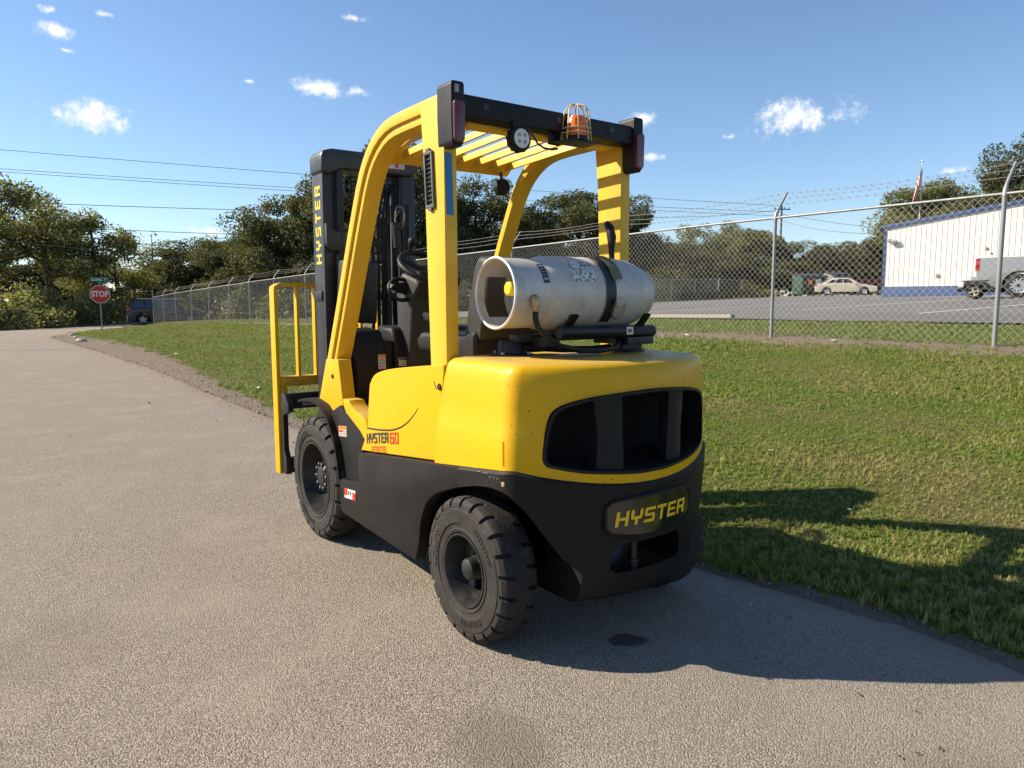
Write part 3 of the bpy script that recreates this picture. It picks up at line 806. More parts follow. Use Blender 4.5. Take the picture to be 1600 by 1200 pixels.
t = MB(); t.grid(lambda u, v: (-.43 + .86 * u, tail_y(-.43 + .86 * u, .02) * (1 - v) + v * -.2, .715 + .02 * v + .035 * ((u - .5) * 2) ** 2), 16, 3); t.build('vent_floor', M['plastic'], cw, smooth=50)

# ---- lower charcoal tail ----
rows = []
for z, ins in ((.205, .10), (.212, .06), (.235, .030), (.30, .012), (.40, .002), (.55, -.006), (None, -.012), ('b', -.012), ('c', -.002)):
    r_ = []
    for (x, y) in plan(.548 - ins, .11, RB - ins * .9, .055):
        zb = seam_z(x, y)
        zz = {None: zb - .06, 'b': zb - .012, 'c': zb - .001}.get(z, z)
        if not isinstance(z, str) and z is not None: zz = z
        r_.append((x, y, zz))
    rows.append(r_)
tail = loft_rows(rows).build('bumper', M['charcoal'], fl)
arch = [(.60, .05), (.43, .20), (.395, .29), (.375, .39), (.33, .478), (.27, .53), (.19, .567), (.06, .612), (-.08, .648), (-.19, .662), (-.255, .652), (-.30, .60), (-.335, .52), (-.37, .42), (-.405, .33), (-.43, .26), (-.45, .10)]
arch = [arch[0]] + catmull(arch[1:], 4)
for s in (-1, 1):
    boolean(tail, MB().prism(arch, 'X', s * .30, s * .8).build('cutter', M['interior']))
slot = [(-.165, .322), (.165, .322), (.192, .345), (.188, .405), (.165, .437), (-.165, .437), (-.188, .405), (-.192, .345)]
boolean(tail, MB().prism(slot, 'Y', -.7, -.28).build('cutter', M['black_gloss']))
t = MB(); t.tube([(-.045, -.415, .30), (-.045, -.415, .46)], .016, 12); t.tube([(-.045, -.415, .342), (-.045, -.415, .352)], .024, 12); t.build('tow_pin', M['black'], tail)
# name plate and letters, wrapped on the tail
def on_tail(x, z, off): 
    r_ = RB + .0125 + off; return (r_ * math.sin(x / RB), CYB - r_ * math.cos(x / RB), z)
po = [(-.225, .600), (-.20, .612), (0, .620), (.20, .612), (.225, .600), (.228, .52), (.215, .492), (.12, .470), (0, .463), (-.12, .470), (-.215, .492), (-.228, .52)]
t = MB(); pl_n = 16
def plate_fn(off, k):
    def f_(u, v):
        x = -.228 + .456 * u
        e_ = max(0, (abs(x) - .195) / .033) ** 2; zt = .620 - .010 * (x / .2) ** 2 - .018 * e_; zb_ = .463 + .030 * (abs(x) / .228) ** 2.2 + .016 * e_
        zt -= k; zb_ += k; x *= (1 - k / .228)
        return on_tail(x, zb_ + (zt - zb_) * v, off)
    return f_
t.grid(plate_fn(.004, .004), 18, 4); npl = t.build('name_plate', M['black_gloss'], tail, smooth=60)
t = MB()
outl = [plate_fn(.003, 0)(i / 18, 1) for i in range(19)] + [plate_fn(.003, 0)(1, 1 - i / 4) for i in range(1, 5)] + [plate_fn(.003, 0)(1 - i / 18, 0) for i in range(1, 19)] + [plate_fn(.003, 0)(0, i / 4) for i in range(1, 4)]
t.tube(outl, .006, 6, closed=True); t.build('plate_rim', M['charcoal'], tail, smooth=60)
tw = text_w('HYSTER', .16, 1.1) + .12
sz = .378 / tw
lettering('lettering', 'HYSTER', lambda u, v: on_tail(-.193 + u, .513 + v * .98, .0065), M['letter_yellow'], tail, sz, .16, .16, 1.1)
t = MB(); t.box(-.50, .50, .03, .12, .19, .46); t.tube([(-.52, 0, .29), (.52, 0, .29)], .05, 10); t.box(-.42, .42, -.06, .06, .25, .34); t.build('rear_axle', M['black'], fl, bevel=.01)

# plug, scuffs and a lifting-eye cover
t = MB(); t.lathe([(-.004, 0), (-.004, .007), (0, .010)], 'X', (-.5605, -.262, .690), 10); t.build('bumper_plug', paint('faded_plug', (.35, .22, .17), .7), tail)
for k in range(9):
    y = -.06 - k * .024; z = .716 - k * .0022 + .004 * math.sin(k * 2.1); t = MB(); t.box(-.5608, -.5602, y, y + random.uniform(.006, .018), z, z + .0016); t.build('scratch', M['grey_print'], tail, smooth=0)
for (x, y) in ((-.12, -.22), (.14, -.22)):
    t = MB(); t.lathe([(0, .030), (.003, .030), (.004, .026), (.004, 0)], 'Z', (x, y, ZT - .0115), 18); t.build('lifting_eye_cover', M['yellow_worn'], cw)
t = MB()
for a, b in (((-.5432, -.236, .842), (-.5432, -.236, .752)), ((-.5432, -.236, .842), (-.5432, -.15, .842))): t.tube([a, b], .0016, 4)
t.build('casting_mark', M['yellow_worn'], cw)
# ---- chassis and side panels ----
t = MB(); t.box(-.47, .47, .40, 1.30, .20, .62); t.box(-.30, .30, -.2, .5, .30, .75); t.box(-.33, .33, 1.2, 1.85, .22, .60); t.build('chassis', M['black'], fl, bevel=.01)
arc2 = [(.43, .20), (.395, .29), (.375, .39), (.33, .478), (.27, .53), (.19, .567), (.057, .613)]
def panel_poly():
    top = [(.057, .6965), (.30, .672), (.62, .638), (.96, .602), (1.005, .592), (1.022, .572), (1.022, .435), (1.255, .412), (1.268, .40), (1.268, .245), (1.255, .230), (.85, .215)]
    return catmull(arc2, 4) + top
for s in (-1, 1):
    sp = MB().prism(panel_poly(), 'X', s * .500, s * .556).build('side_panel', M['charcoal'], fl, bevel=.008)
    t = MB(); t.box(s * .37, s * .552, 1.030, 1.262, .395, .4125)
    for i in range(6):
        for j in range(4):
            cx = s * (.395 + j * .045); cy = 1.052 + i * .039
            t.box(cx - .013, cx + .013, cy - .006, cy + .006, .4125, .423, rot=Matrix.Rotation(R(45 if (i + j) % 2 else -45), 3, 'Z'))
    t.build('step_pad', M['black'], sp)
    # step well plate and mud plate
    MB().prism([(1.44, .74), (1.33, .63), (1.275, .50), (1.262, .40), (1.02, .40), (1.02, .60), (.99, .66), (1.05, .70), (1.19, .76), (1.30, .80)], 'X', s * .485, s * .530).build('mud_plate', M['charcoal'], fl, bevel=.002)
sticker('side_decal', (-.5575, 1.200, .322), (0, -.14, .012), (0, 0, .052), [(.0, .30, .28, 1, 1), (.72, .0, 1, .75, 1), (.06, 0, .72, .10, 3), (.34, .4, .44, .8, 2), (.52, .4, .62, .8, 2)], [M['white'], M['red_print'], M['ink'], M['cream']], fl)
# front fenders: a bent strip over each drive wheel
fo = [(1.84, .775), (1.74, .795), (1.62, .800), (1.50, .780), (1.40, .725), (1.315, .62), (1.272, .50), (1.256, .41)]
fi = [(1.836, .763), (1.74, .783), (1.62, .788), (1.505, .769), (1.409, .716), (1.326, .615), (1.284, .498), (1.268, .41)]
for s in (-1, 1):
    MB().band(fo, fi, s * .30, s * .565).build('fender', M['charcoal'], fl, smooth=40)
sticker('warning_label', (-.5312, 1.318, .632), (0, -.105, .010), (0, 0, .056), [(.03, .70, .97, .97, 1), (.05, .40, .55, .62, 2), (.62, .1, .95, .6, 3), (.05, .10, .55, .3, 3)], [M['cream'], M['orange_print'], M['red_print'], M['grey_print']], fl)

# ---- yellow engine cover ----
hood = [(1.035, .600), (.985, .665), (.955, .72), (.918, .93), (.902, .962), (.872, .992), (.82, 1.014), (.73, 1.034), (.62, 1.050), (.40, 1.075), (.200, 1.095), (.200, 1.06), (.278, .690), (.286, .678)]
hood = hood[:1] + catmull(hood[1:11], 3) + hood[11:]
hd = MB().prism(hood, 'X', -.532, .532).build('engine_cover', M['yellow'], fl, bevel=.016, seg=3)
t = MB(); t.tube(catmull([(-.5325, .945, .728), (-.5325, .84, .735), (-.5325, .70, .752), (-.5325, .60, .778), (-.5325, .52, .815), (-.5325, .455, .860), (-.5325, .42, .892)], 4), [.004 * (1 - .75 * (i / 24) ** 2) for i in range(25)], 6)
t.build('panel_groove', M['ink'], hd)
t = MB(); t.lathe([(-.007, .0), (-.007, .012), (-.002, .015), (0, .015)], 'X', (-.532, .235, 1.0), 12); t.tube([(-.5325, .262, .985), (-.5325, .281, 1.02)], .002, 5); t.build('cover_latch', M['ink'], hd)
S_ = .165
def side_fn(y0, z0):
    return lambda u, v: (-.5348, y0 - u, z0 + u * S_ + v)
w1 = text_w('HYSTER', .14, .78); s1 = .242 / w1 * .99
lettering('lettering', 'HYSTER', side_fn(.958, .648), M['letter_dark'], hd, s1, .14, .0, .78)
lettering('lettering', 'xz', side_fn(.700, .686), M['red_print'], hd, .054, .20, .0, .92)
lettering('lettering', 'fortis', side_fn(.900, .612), M['red_print'], hd, .0300, .22, .0, 1.0)
# yellow door sill curling down from the guard foot
so = [(1.262, .84), (1.250, .80), (1.205, .752), (1.13, .722), (1.085, .704), (1.05, .68), (1.015, .64), (1.0, .60)]
si = [(1.180, .84), (1.165, .822), (1.12, .80), (1.05, .785), (1.0, .772), (.975, .755), (.96, .70), (.955, .62)]
for s in (-1, 1):
    MB().band(so, si, s * .44, s * .528).build('door_sill', M['yellow'], fl, bevel=.006)
t = MB(); t.box(-.46, .46, .90, 1.45, .72, .765); t.build('floor_mat', M['plastic'], fl, bevel=.01)

# ---- overhead guard ----
def offset_path(P, d):
    out = []
    for i in range(len(P)):
        a = Vector(P[max(i - 1, 0)]); b = Vector(P[min(i + 1, len(P) - 1)]); t_ = (b - a).normalized(); nrm = Vector((-t_.y, t_.x))
        # pick the side facing the cab
        c = Vector(P[i]) + nrm * d
        c2 = Vector(P[i]) - nrm * d
        out.append(tuple(c if (c - Vector((.6, 1.4))).length < (c2 - Vector((.6, 1.4))).length else c2))
    return out
G0 = [(.21, 2.186), (.40, 2.187), (.60, 2.186), (.70, 2.182), (.77, 2.173), (.84, 2.154), (.905, 2.122), (.965, 2.080), (1.015, 2.030), (1.055, 1.972), (1.089, 1.905), (1.384, 1.300), (1.52, 1.02), (1.59, .87)]
G0 = [(.21, 2.186), (.40, 2.187), (.60, 2.186), (.70, 2.182), (.77, 2.172), (.84, 2.150), (.905, 2.117), (.96, 2.078), (1.005, 2.035), (1.045, 1.985), (1.089, 1.915), (1.19, 1.72), (1.384, 1.318), (1.52, 1.045), (1.60, .88), (1.655, .775)]
G1, G2 = offset_path(G0, .050), offset_path(G0, .086)
for s in (-1, 1):
    rail = MB().band(G0, G1, s * .435, s * .502).build('guard_rail', M['yellow_faded'], fl, bevel=.006, smooth=40)
    MB().band([tuple(p) for p in G1], G2, s * .400, s * .488).build('rail_flange', M['yellow_faded'], rail, bevel=.004, smooth=40)
    # foot bracket
    MB().prism([(1.648, .800), (1.655, .745), (1.585, .742), (1.45, .690), (1.29, .706), (1.362, 1.04), (1.42, 1.04), (1.53, 1.035)], 'X', s * .430, s * .506).build('guard_foot', M['yellow'], fl, bevel=.006)
    for (y, z) in ((1.44, .945), (1.36, .748)):
        t = MB(); t.lathe([(-s * 0, .012), (s * .006, .012), (s * .008, .006), (s * .008, 0)], 'X', (s * .506, y, z), 8); t.build('guard_bolt', M['ink'], fl)
    # rear post
    t = MB(); t.add([(s * x, y, z) for z, yr, yf in ((.70, .285, .300), (1.09, .198, .330), (1.9, .202, .365), (2.15, .205, .392)) for x, y in ((.458, yr), (.519, yr), (.519, yf), (.458, yf))],
                    [(i * 4 + k, i * 4 + (k + 1) % 4, i * 4 + 4 + (k + 1) % 4, i * 4 + 4 + k) for i in range(3) for k in range(4)] + [(3, 2, 1, 0), (12, 13, 14, 15)])
    t.build('rear_post', M['yellow_faded'], fl, bevel=.007)
t = MB(); t.prism([(1.035, 2.062), (1.06, 2.050), (1.075, 2.060), (1.05, 2.105), (.99, 2.132), (.98, 2.118)], 'X', -.402, .402); t.build('guard_front_beam', M['yellow_faded'], fl, bevel=.006)
t = MB(); t.box(-.405, .405, .205, .285, 2.065, 2.165); t.build('guard_rear_beam', M['yellow_faded'], fl, bevel=.006)
for i in range(8):
    x = -.375 + i * .107
    t = MB(); t.add([(x + dx, y, z + dz) for (y, z) in ((.283, 2.125), (1.03, 2.092)) for (dx, dz) in ((-.009, -.018), (.001, -.020), (.011, .015), (.002, .018))],
                    [(0, 1, 2, 3), (7, 6, 5, 4), (0, 4, 5, 1), (1, 5, 6, 2), (2, 6, 7, 3), (3, 7, 4, 0)])
    t.build('guard_slat', M['yellow_faded'], fl, bevel=.002)
# black rear light bar
t = MB(); t.prism([(.135, 2.083), (.205, 2.075), (.215, 2.170), (.175, 2.174), (.140, 2.164)], 'X', -.468, .468)
bar = t.build('light_bar', M['plastic'], fl, bevel=.008)
for x in (-.36, .02, .33):
    t = MB(); t.lathe([(-.003, .0), (-.003, .014), (.003, .017)], 'Y', (x, .136, 2.128), 12); t.build('bar_plug', M['ink'], bar)
for s in (-1, 1):
    prof = [(.466, 2.195), (.472, 2.206), (.520, 2.206), (.527, 2.195), (.527, 2.08), (.524, 1.975), (.514, 1.958), (.480, 1.958), (.470, 1.975), (.466, 2.08)]
    lm = MB().prism([(s * x, z) for x, z in prof], 'Y', .128, .240).build('tail_light', M['plastic'], fl, bevel=.010, seg=3)
    lp = [(.471, 2.120), (.480, 2.132), (.516, 2.132), (.523, 2.120), (.521, 1.985), (.511, 1.970), (.482, 1.970), (.473, 1.985)]
    MB().prism([(s * x, z) for x, z in lp], 'Y', .112, .132).build('lens', M['lens_red'], lm, bevel=.006, seg=3)
sticker('scratch_patch', (-.512, .1265, 2.162), (.020, 0, 0), (0, 0, .03), [], [M['grey_print']], fl)
# vent grille and blue tape on the left post
t = MB()
gp = [(.300, 1.975), (.352, 1.975), (.352, 1.735), (.300, 1.735)]
V = [(-.5015, .283, 1.965), (-.5015, .352, 1.965), (-.5015, .335, 1.735), (-.5015, .268, 1.735)]
def gq(u, v, off): 
    yl = .352 + (.335 - .352) * v; yr = .283 + (.268 - .283) * v
    return (-.519 - off, yl + (yr - yl) * u, 1.965 - .23 * v)
for a, b, c, d in ((0, 1, 0, .06), (0, 1, .94, 1), (0, .16, .06, .94), (.84, 1, .06, .94), (.3, .7, -.05, 0), (.3, .7, 1, 1.05)):
    t.add([gq(a, c, .001), gq(b, c, .001), gq(b, d, .001), gq(a, d, .001), gq(a, c, .012), gq(b, c, .012), gq(b, d, .012), gq(a, d, .012)], [(0, 1, 2, 3), (4, 5, 6, 7), (0, 1, 5, 4), (1, 2, 6, 5), (2, 3, 7, 6), (3, 0, 4, 7)])
gr = t.build('post_vent', M['vent_grey'], fl, bevel=.002)
t = MB(); t.add([gq(.16, .06, .002), gq(.84, .06, .002), gq(.84, .94, .002), gq(.16, .94, .002)], [(0, 1, 2, 3)]); t.build('vent_hole', M['interior'], gr, smooth=0)
for i in range(1, 11):
    v = .06 + .88 * i / 11; t = MB()
    t.add([gq(.16, v - .008, .004), gq(.84, v - .008, .004), gq(.84, v + .008, .009), gq(.16, v + .008, .009)], [(0, 1, 2, 3)]); t.build('vent_slat', M['vent_grey'], gr, smooth=0)
sticker('blue_tape', (-.511, .1995, 1.70), (.034, 0, 0), (-.006, .0012, .245), [], [M['blue_tape']], fl)
sticker('warning_label', (-.470, 1.1435, 1.665), (.055, 0, 0), (0, -.0885, .179), [(.05, .82, .95, .97, 1), (.05, .62, .95, .80, 2), (.15, .42, .85, .58, 3), (.15, .23, .85, .38, 3), (.15, .05, .85, .19, 3)], [M['cream'], M['orange_print'], M['ink'], M['grey_print']], fl)
sticker('warning_label', (.415, 1.1435, 1.665), (.055, 0, 0), (0, -.0885, .179), [(.05, .80, .95, .97, 2), (.15, .58, .85, .74, 2), (.15, .36, .85, .5, 3), (.15, .08, .85, .3, 3)], [M['cream'], M['orange_print'], M['ink'], M['grey_print']], fl)
sticker('warning_label', (.3985, .80, 2.100), (0, -.42, .003), (0, 0, .034), [(.0, .05, .11, .95, 1), (.14, .15, .28, .85, 2), (.32, .15, .46, .85, 2), (.50, .15, .62, .85, 2), (.66, .1, .76, .9, 2), (.8, .1, .97, .9, 2)], [M['cream'], M['orange_print'], M['grey_print']], fl)
# round work lamp under the light bar, with cable
t = MB(); t.lathe([(-.030, .0), (-.030, .042), (-.024, .052), (.012, .050), (.02, .03), (.02, 0)], 'Y', (-.21, .125, 2.018), 20)
for k in range(12):
    a = 2 * PI * k / 12; t.box(-.21 + .05 * math.cos(a) - .005, -.21 + .05 * math.cos(a) + .005, .108, .135, 2.018 + .05 * math.sin(a) - .005, 2.018 + .05 * math.sin(a) + .005)
t.box(-.235, -.185, .12, .15, 2.06, 2.09); wk = t.build('work_lamp', M['plastic'], fl, bevel=.002)
t = MB(); t.lathe([(-.033, 0), (-.033, .036), (-.028, .041)], 'Y', (-.21, .125, 2.018), 20); t.build('lens', M['lens_white'], wk)
for dx, dz in ((-.014, .014), (.014, .014), (-.014, -.014), (.014, -.014)):
    t = MB(); t.lathe([(-.035, 0), (-.035, .007), (-.033, .009)], 'Y', (-.21 + dx, .125, 2.018 + dz), 10); t.build('lamp_led', M['grey_print'], wk)
t = MB(); t.tube([(-.18, .15, 2.06), (-.165, .16, 2.085), (-.14, .15, 2.08), (-.12, .14, 2.05), (-.10, .13, 2.015), (-.07, .125, 2.0), (-.03, .12, 1.998), (0, .12, 2.005)], .005, 6); t.build('lamp_cable', M['wire'], wk)
# amber beacon in a wire cage on a bracket
bc = MB().add([(-.012, .165, 2.035), (.19, .165, 2.035), (.165, .05, 2.030), (.02, .05, 2.030), (-.012, .165, 2.043), (.19, .165, 2.043), (.165, .05, 2.038), (.02, .05, 2.038)], [(0, 1, 2, 3), (4, 5, 6, 7), (0, 1, 5, 4), (1, 2, 6, 5), (2, 3, 7, 6), (3, 0, 4, 7)])
bc.prism([(.165, 2.03), (.175, 2.03), (.175, 2.13), (.165, 2.13)], 'X', -.012, .05)
bc = bc.build('beacon_bracket', M['black'], fl, bevel=.002)
t = MB(); t.lathe([(0, .052), (.018, .052), (.022, .045)], 'Z', (.093, .105, 2.043), 20, cap=True); t.build('beacon_base', M['plastic'], bc)
t = MB(); t.lathe([(.020, .044), (.035, .046), (.09, .042), (.105, .034), (.110, 0)], 'Z', (.093, .105, 2.043), 24); t.build('beacon_lens', M['lens_amber'], bc)
t = MB()
for k in range(8):
    a = 2 * PI * k / 8 + .2; ca, sa = math.cos(a), math.sin(a)
    t.tube([(.093 + .066 * ca, .105 + .066 * sa, 2.043), (.093 + .054 * ca, .105 + .054 * sa, 2.165), (.093 + .040 * ca, .105 + .040 * sa, 2.190), (.093 + .012 * ca, .105 + .012 * sa, 2.198)], .003, 6)
for z, r_ in ((2.075, .063), (2.095, .061)):
    t.tube([(.093 + r_ * math.cos(2 * PI * k / 24), .105 + r_ * math.sin(2 * PI * k / 24), z) for k in range(24)], .003, 6, closed=True)
t.build('beacon_cage', paint('yellowed_wire', (.55, .42, .16), .5), bc, smooth=60)
# reversing buzzer hanging inside the roof
t = MB(); t.lathe([(-.03, 0), (-.03, .035), (-.02, .045), (.0, .047), (.02, .040), (.03, .02), (.03, 0)], 'Y', (.345, 1.03, 1.985), 18); t.tube([(.345, 1.03, 2.03), (.345, 1.04, 2.08)], .008, 6)
t.build('front_lamp', M['plastic'], fl)
t = MB(); t.tube([(.38, .212, 1.72), (.378, .19, 1.70), (.378, .175, 1.65), (.382, .18, 1.60), (.382, .175, 1.50), (.38, .195, 1.38), (.40, .21, 1.34)], [.016, .02, .022, .014, .013, .013, .016], 8); t.build('grab_handle', M['plastic'], fl, smooth=60)

# ---- wheels ----
def tyre_mesh(Rr, w, rim, lugs, depth):
    """outer side faces -X; x from -w/2 .. w/2"""
    h = w / 2
    prof = [(-h * .78, rim), (-h * .92, rim + .004), (-h * .95, rim + .016), (-h * .91, rim + .020), (-h * .93, rim + .036), (-h * .98, rim + .040), (-h, Rr * .80), (-h * .985, Rr * .845), (-h * .94, Rr * .862),
            (-h * .97, Rr * .872), (-h * .94, Rr * .93), (-h * .80, Rr * .982), (-h * .66, Rr), (-h * .38, Rr * 1.0), (-h * .30, Rr), (0, Rr)]
    prof = prof + [(-x, r_) for x, r_ in reversed(prof[:-1])]
    FR = (0, .025, .20, .225, .5, .525, .70, .725); NA = lugs * 8; t = MB(); m = len(prof); V = []
    for a in range(NA):
        th = 2 * PI * (a // 8 + FR[a % 8]) / lugs
        for k, (x, r_) in enumerate(prof):
            left = x < 0; ph = a % 8
            rr = r_; kk = k if left else m - 1 - k
            tw_ = 0
            if ph in ((1, 2) if left else (5, 6)) and 9 <= kk <= 13:
                rr = r_ - depth * (1.0 if kk in (11, 12) else (.7 if kk == 10 else (.35 if kk == 9 else .75)))
            sw = (2 * PI / lugs) * .16 * (abs(x) / h) * (1 if left else -1)
            V.append((x, rr * math.sin(th + sw), rr * math.cos(th + sw)))
    F = [(a * m + k, a * m + k + 1, ((a + 1) % NA) * m + k + 1, ((a + 1) % NA) * m + k) for a in range(NA) for k in range(m - 1)]
    return t.add(V, F)
def wheel(loc, Rr, w, rim, lugs, depth, right, front):
    t = MB(); h = w / 2
    if front: prof = [(-h * .80, rim + .001), (-h * .93, rim - .002), (-h * .93, rim - .012), (-h * .75, rim - .016), (-h * .15, rim - .030), (.02, rim - .05), (.03, .085), (.0, .078), (.0, 0)]
    else: prof = [(-h * .80, rim + .001), (-h * .94, rim - .002), (-h * .94, rim - .010), (-h * .8, rim - .014), (-h * .55, rim - .022), (-h * .05, rim - .030), (.03, rim - .045), (.035, .05), (.035, 0)]
    t.lathe(prof, 'X', (0, 0, 0), 48); t.lathe([(x * -1, r_) for x, r_ in prof[:5]] + [(.06, .0)], 'X', (0, 0, 0), 48)
    o = t.build('wheel', M['rim'], fl, smooth=40); o.location = loc; o.rotation_euler = (random.uniform(0, 3), 0, PI if right else 0)
    ty = tyre_mesh(Rr, w, rim, lugs, depth).build('tyre', M['rubber'], o, smooth=24)
    # raised moulding marks on the sidewall
    t = MB(); rr = (Rr * .80 + rim + .04) / 2; rd = random.Random(int(Rr * 1000))
    for arc0 in (.3, 2.3, 4.4):
        for k in range(9):
            a = arc0 + k * .085; hh = .011
            for q in range(2):
                aa = a + q * .03; ww = .006; c_, s_ = math.cos(aa), math.sin(aa)
                t.add([(-h * .997 - dx, (rr + p * hh) * c_ - qq * ww * s_, (rr + p * hh) * s_ + qq * ww * c_) for dx in (-.004, .0022) for p, qq in ((-1, -.5), (1, -.5), (1, .4), (-1, .4))] if (q == 0 or rd.random() < .6) else
                      [(-h * .997 - dx, (rr + p * hh) * c_ - qq * ww * s_, (rr + p * hh) * s_ + qq * ww * c_) for dx in (-.004, .0022) for p, qq in ((.5, -2), (1, -2), (1, 1), (.5, 1))], [(0, 1, 2, 3), (4, 5, 6, 7), (0, 1, 5, 4), (1, 2, 6, 5), (2, 3, 7, 6), (3, 0, 4, 7)])
    tag(t.build('sidewall_mark', M['rubber'], o, smooth=0), kind='stuff')
    t = MB()
    if front:
        t.lathe([(.0, .082), (-.045, .078), (-.052, .070), (-.056, .050), (-.060, .048), (-.062, 0)], 'X', (0, 0, 0), 24); t.build('hub', M['rim'], o, smooth=40)
        for k in range(10):
            a = 2 * PI * k / 10; q = MB(); q.lathe([(-.030, .012), (-.058, .012), (-.060, .009), (-.060, 0)], 'X', (0, .072 * math.cos(a), .072 * math.sin(a)), 6); q.build('wheel_nut', M['rim'], o, smooth=20)
    else:
        t.lathe([(.035, .045), (-.052, .044), (-.062, .040), (-.067, .030), (-.069, .0)], 'X', (0, 0, 0), 24); t.build('hub', M['rim'], o, smooth=40)
        for k in range(5):
            a = 2 * PI * k / 5; q = MB(); q.lathe([(.035, .013), (.005, .013), (.002, .008), (.002, 0)], 'X', (0, .080 * math.cos(a), .080 * math.sin(a)), 6); q.build('wheel_nut', M['steel'], o, smooth=20)
    return o
wheel((-.474, WB_, R1), R1, .205, .208, 22, .030, False, True)
wheel((.474, WB_, R1), R1, .205, .208, 22, .030, True, True)
wheel((-.492, 0, R2), R2, .175, .150, 22, .024, False, False)
wheel((.466, 0, R2), R2, .175, .150, 22, .024, True, False)
t = MB(); t.tube([(-.42, WB_, R1), (.42, WB_, R1)], .09, 14); t.box(-.25, .25, WB_ - .14, WB_ + .14, R1 - .15, R1 + .13); t.build('drive_axle', M['black'], fl, bevel=.01)

# ---- cab: cowl, column, wheel, levers, seat ----
for (x0, x1, zt) in ((-.398, -.205, 1.195), (-.150, .10, 1.205), (.10, .46, 1.20)):
    MB().prism([(1.40, .74), (1.375, .95), (1.40, zt - .06), (1.44, zt), (1.62, zt + .01), (1.66, .74)], 'X', x0, x1).build('cowl', M['plastic'], fl, bevel=.028, seg=3)
t = MB(); t.box(-.385, .43, 1.42, 1.64, .72, 1.13); t.build('cowl_core', M['plastic'], fl)
sticker('warning_label', (-.262, 1.3735, .975), (.047, 0, 0), (0, .006, .082), [(.05, .82, .95, .97, 1), (.15, .55, .85, .7, 2), (.15, .33, .85, .45, 2), (.15, .08, .85, .2, 2)], [M['cream'], M['orange_print'], M['grey_print']], fl)
sticker('warning_label', (-.135, 1.3735, .985), (.088, 0, 0), (0, .004, .048), [(.04, .72, .96, .95, 1), (.1, .4, .9, .5, 2), (.1, .12, .9, .22, 2)], [M['cream'], M['letter_dark'], M['grey_print']], fl)
t = MB(); t.prism([(1.34, 1.02), (1.30, 1.36), (1.22, 1.44), (1.25, 1.475), (1.42, 1.52), (1.50, 1.44), (1.48, 1.10), (1.50, .90), (1.36, .90)], 'X', -.085, .085); t.build('steering_column', M['plastic_grey'], fl, bevel=.03, seg=3)
sw_c = Vector((0.0, 1.255, 1.545)); ax = Vector((0, -.52, .85)).normalized()
e1 = Vector((1, 0, 0)); e2 = ax.cross(e1)
t = MB(); t.tube([sw_c + (e1 * math.cos(2 * PI * k / 32) + e2 * math.sin(2 * PI * k / 32)) * .165 for k in range(32)], .015, 8, closed=True); sw = t.build('steering_wheel', M['plastic'], fl, smooth=60)
t = MB()
for k in range(3):
    a = 2 * PI * k / 3 + .5; t.tube([sw_c - ax * .03, sw_c + (e1 * math.cos(a) + e2 * math.sin(a)) * .16], [.018, .010], 6)
t.tube([sw_c - ax * .10, sw_c - ax * .015], [.055, .045], 14); t.build('wheel_hub', M['plastic'], sw, smooth=50)
t = MB(); kp = sw_c + (e1 * -.05 + e2 * .155); t.tube([kp, kp + ax * .04, kp + ax * .06, kp + ax * .085, kp + ax * .1], [.008, .010, .022, .024, .008], 10); t.build('spinner_knob', M['plastic'], sw, smooth=60)
t = MB(); t.tube([(-.085, 1.36, 1.40), (-.15, 1.37, 1.42), (-.19, 1.35, 1.44)], [.012, .010, .014], 8); t.build('shift_lever', M['plastic'], fl, smooth=60)
t = MB(); t.tube([(-.12 + .075 * math.cos(2 * PI * k / 20), 1.36 + .02 * math.sin(2 * PI * k / 20), 1.42 + .06 * math.sin(2 * PI * k / 20)) for k in range(20)], .012, 6, closed=True); t.box(-.16, -.08, 1.35, 1.40, 1.40, 1.46); t.build('display_pod', M['plastic'], fl)
for i, x in enumerate((.16, .21, .26)):
    t = MB(); t.tube([(x, 1.45, 1.15), (x, 1.38, 1.42), (x, 1.37, 1.47), (x, 1.36, 1.50)], [.006, .006, .018, .012], 8); t.build('lever', M['plastic'], fl, smooth=60)
t = MB(); t.prism([(.42, 1.08), (.95, 1.10), (.98, 1.16), (.93, 1.20), (.55, 1.19), (.42, 1.22)], 'X', -.24, .24); st = t.build('seat', M['plastic'], fl, bevel=.03, seg=3)
t = MB(); t.prism([(.40, 1.17), (.55, 1.19), (.46, 1.50), (.42, 1.56), (.34, 1.55), (.32, 1.48)], 'X', -.22, .22); t.build('seat_back', M['plastic_grey'], st, bevel=.03, seg=3)
t = MB(); t.prism([(.55, 1.24), (.80, 1.26), (.82, 1.30), (.55, 1.29)], 'X', -.29, -.25); t.build('hip_restraint', M['plastic'], st, bevel=.012)
t = MB(); t.tube([(.20, .80, 1.25), (.20, .86, 1.36), (.20, .87, 1.40)], [.01, .01, .024], 8); t.tube([(.24, .80, 1.2), (.24, .9, 1.38)], .006, 6); t.build('armrest_lever', M['plastic'], fl, smooth=60)

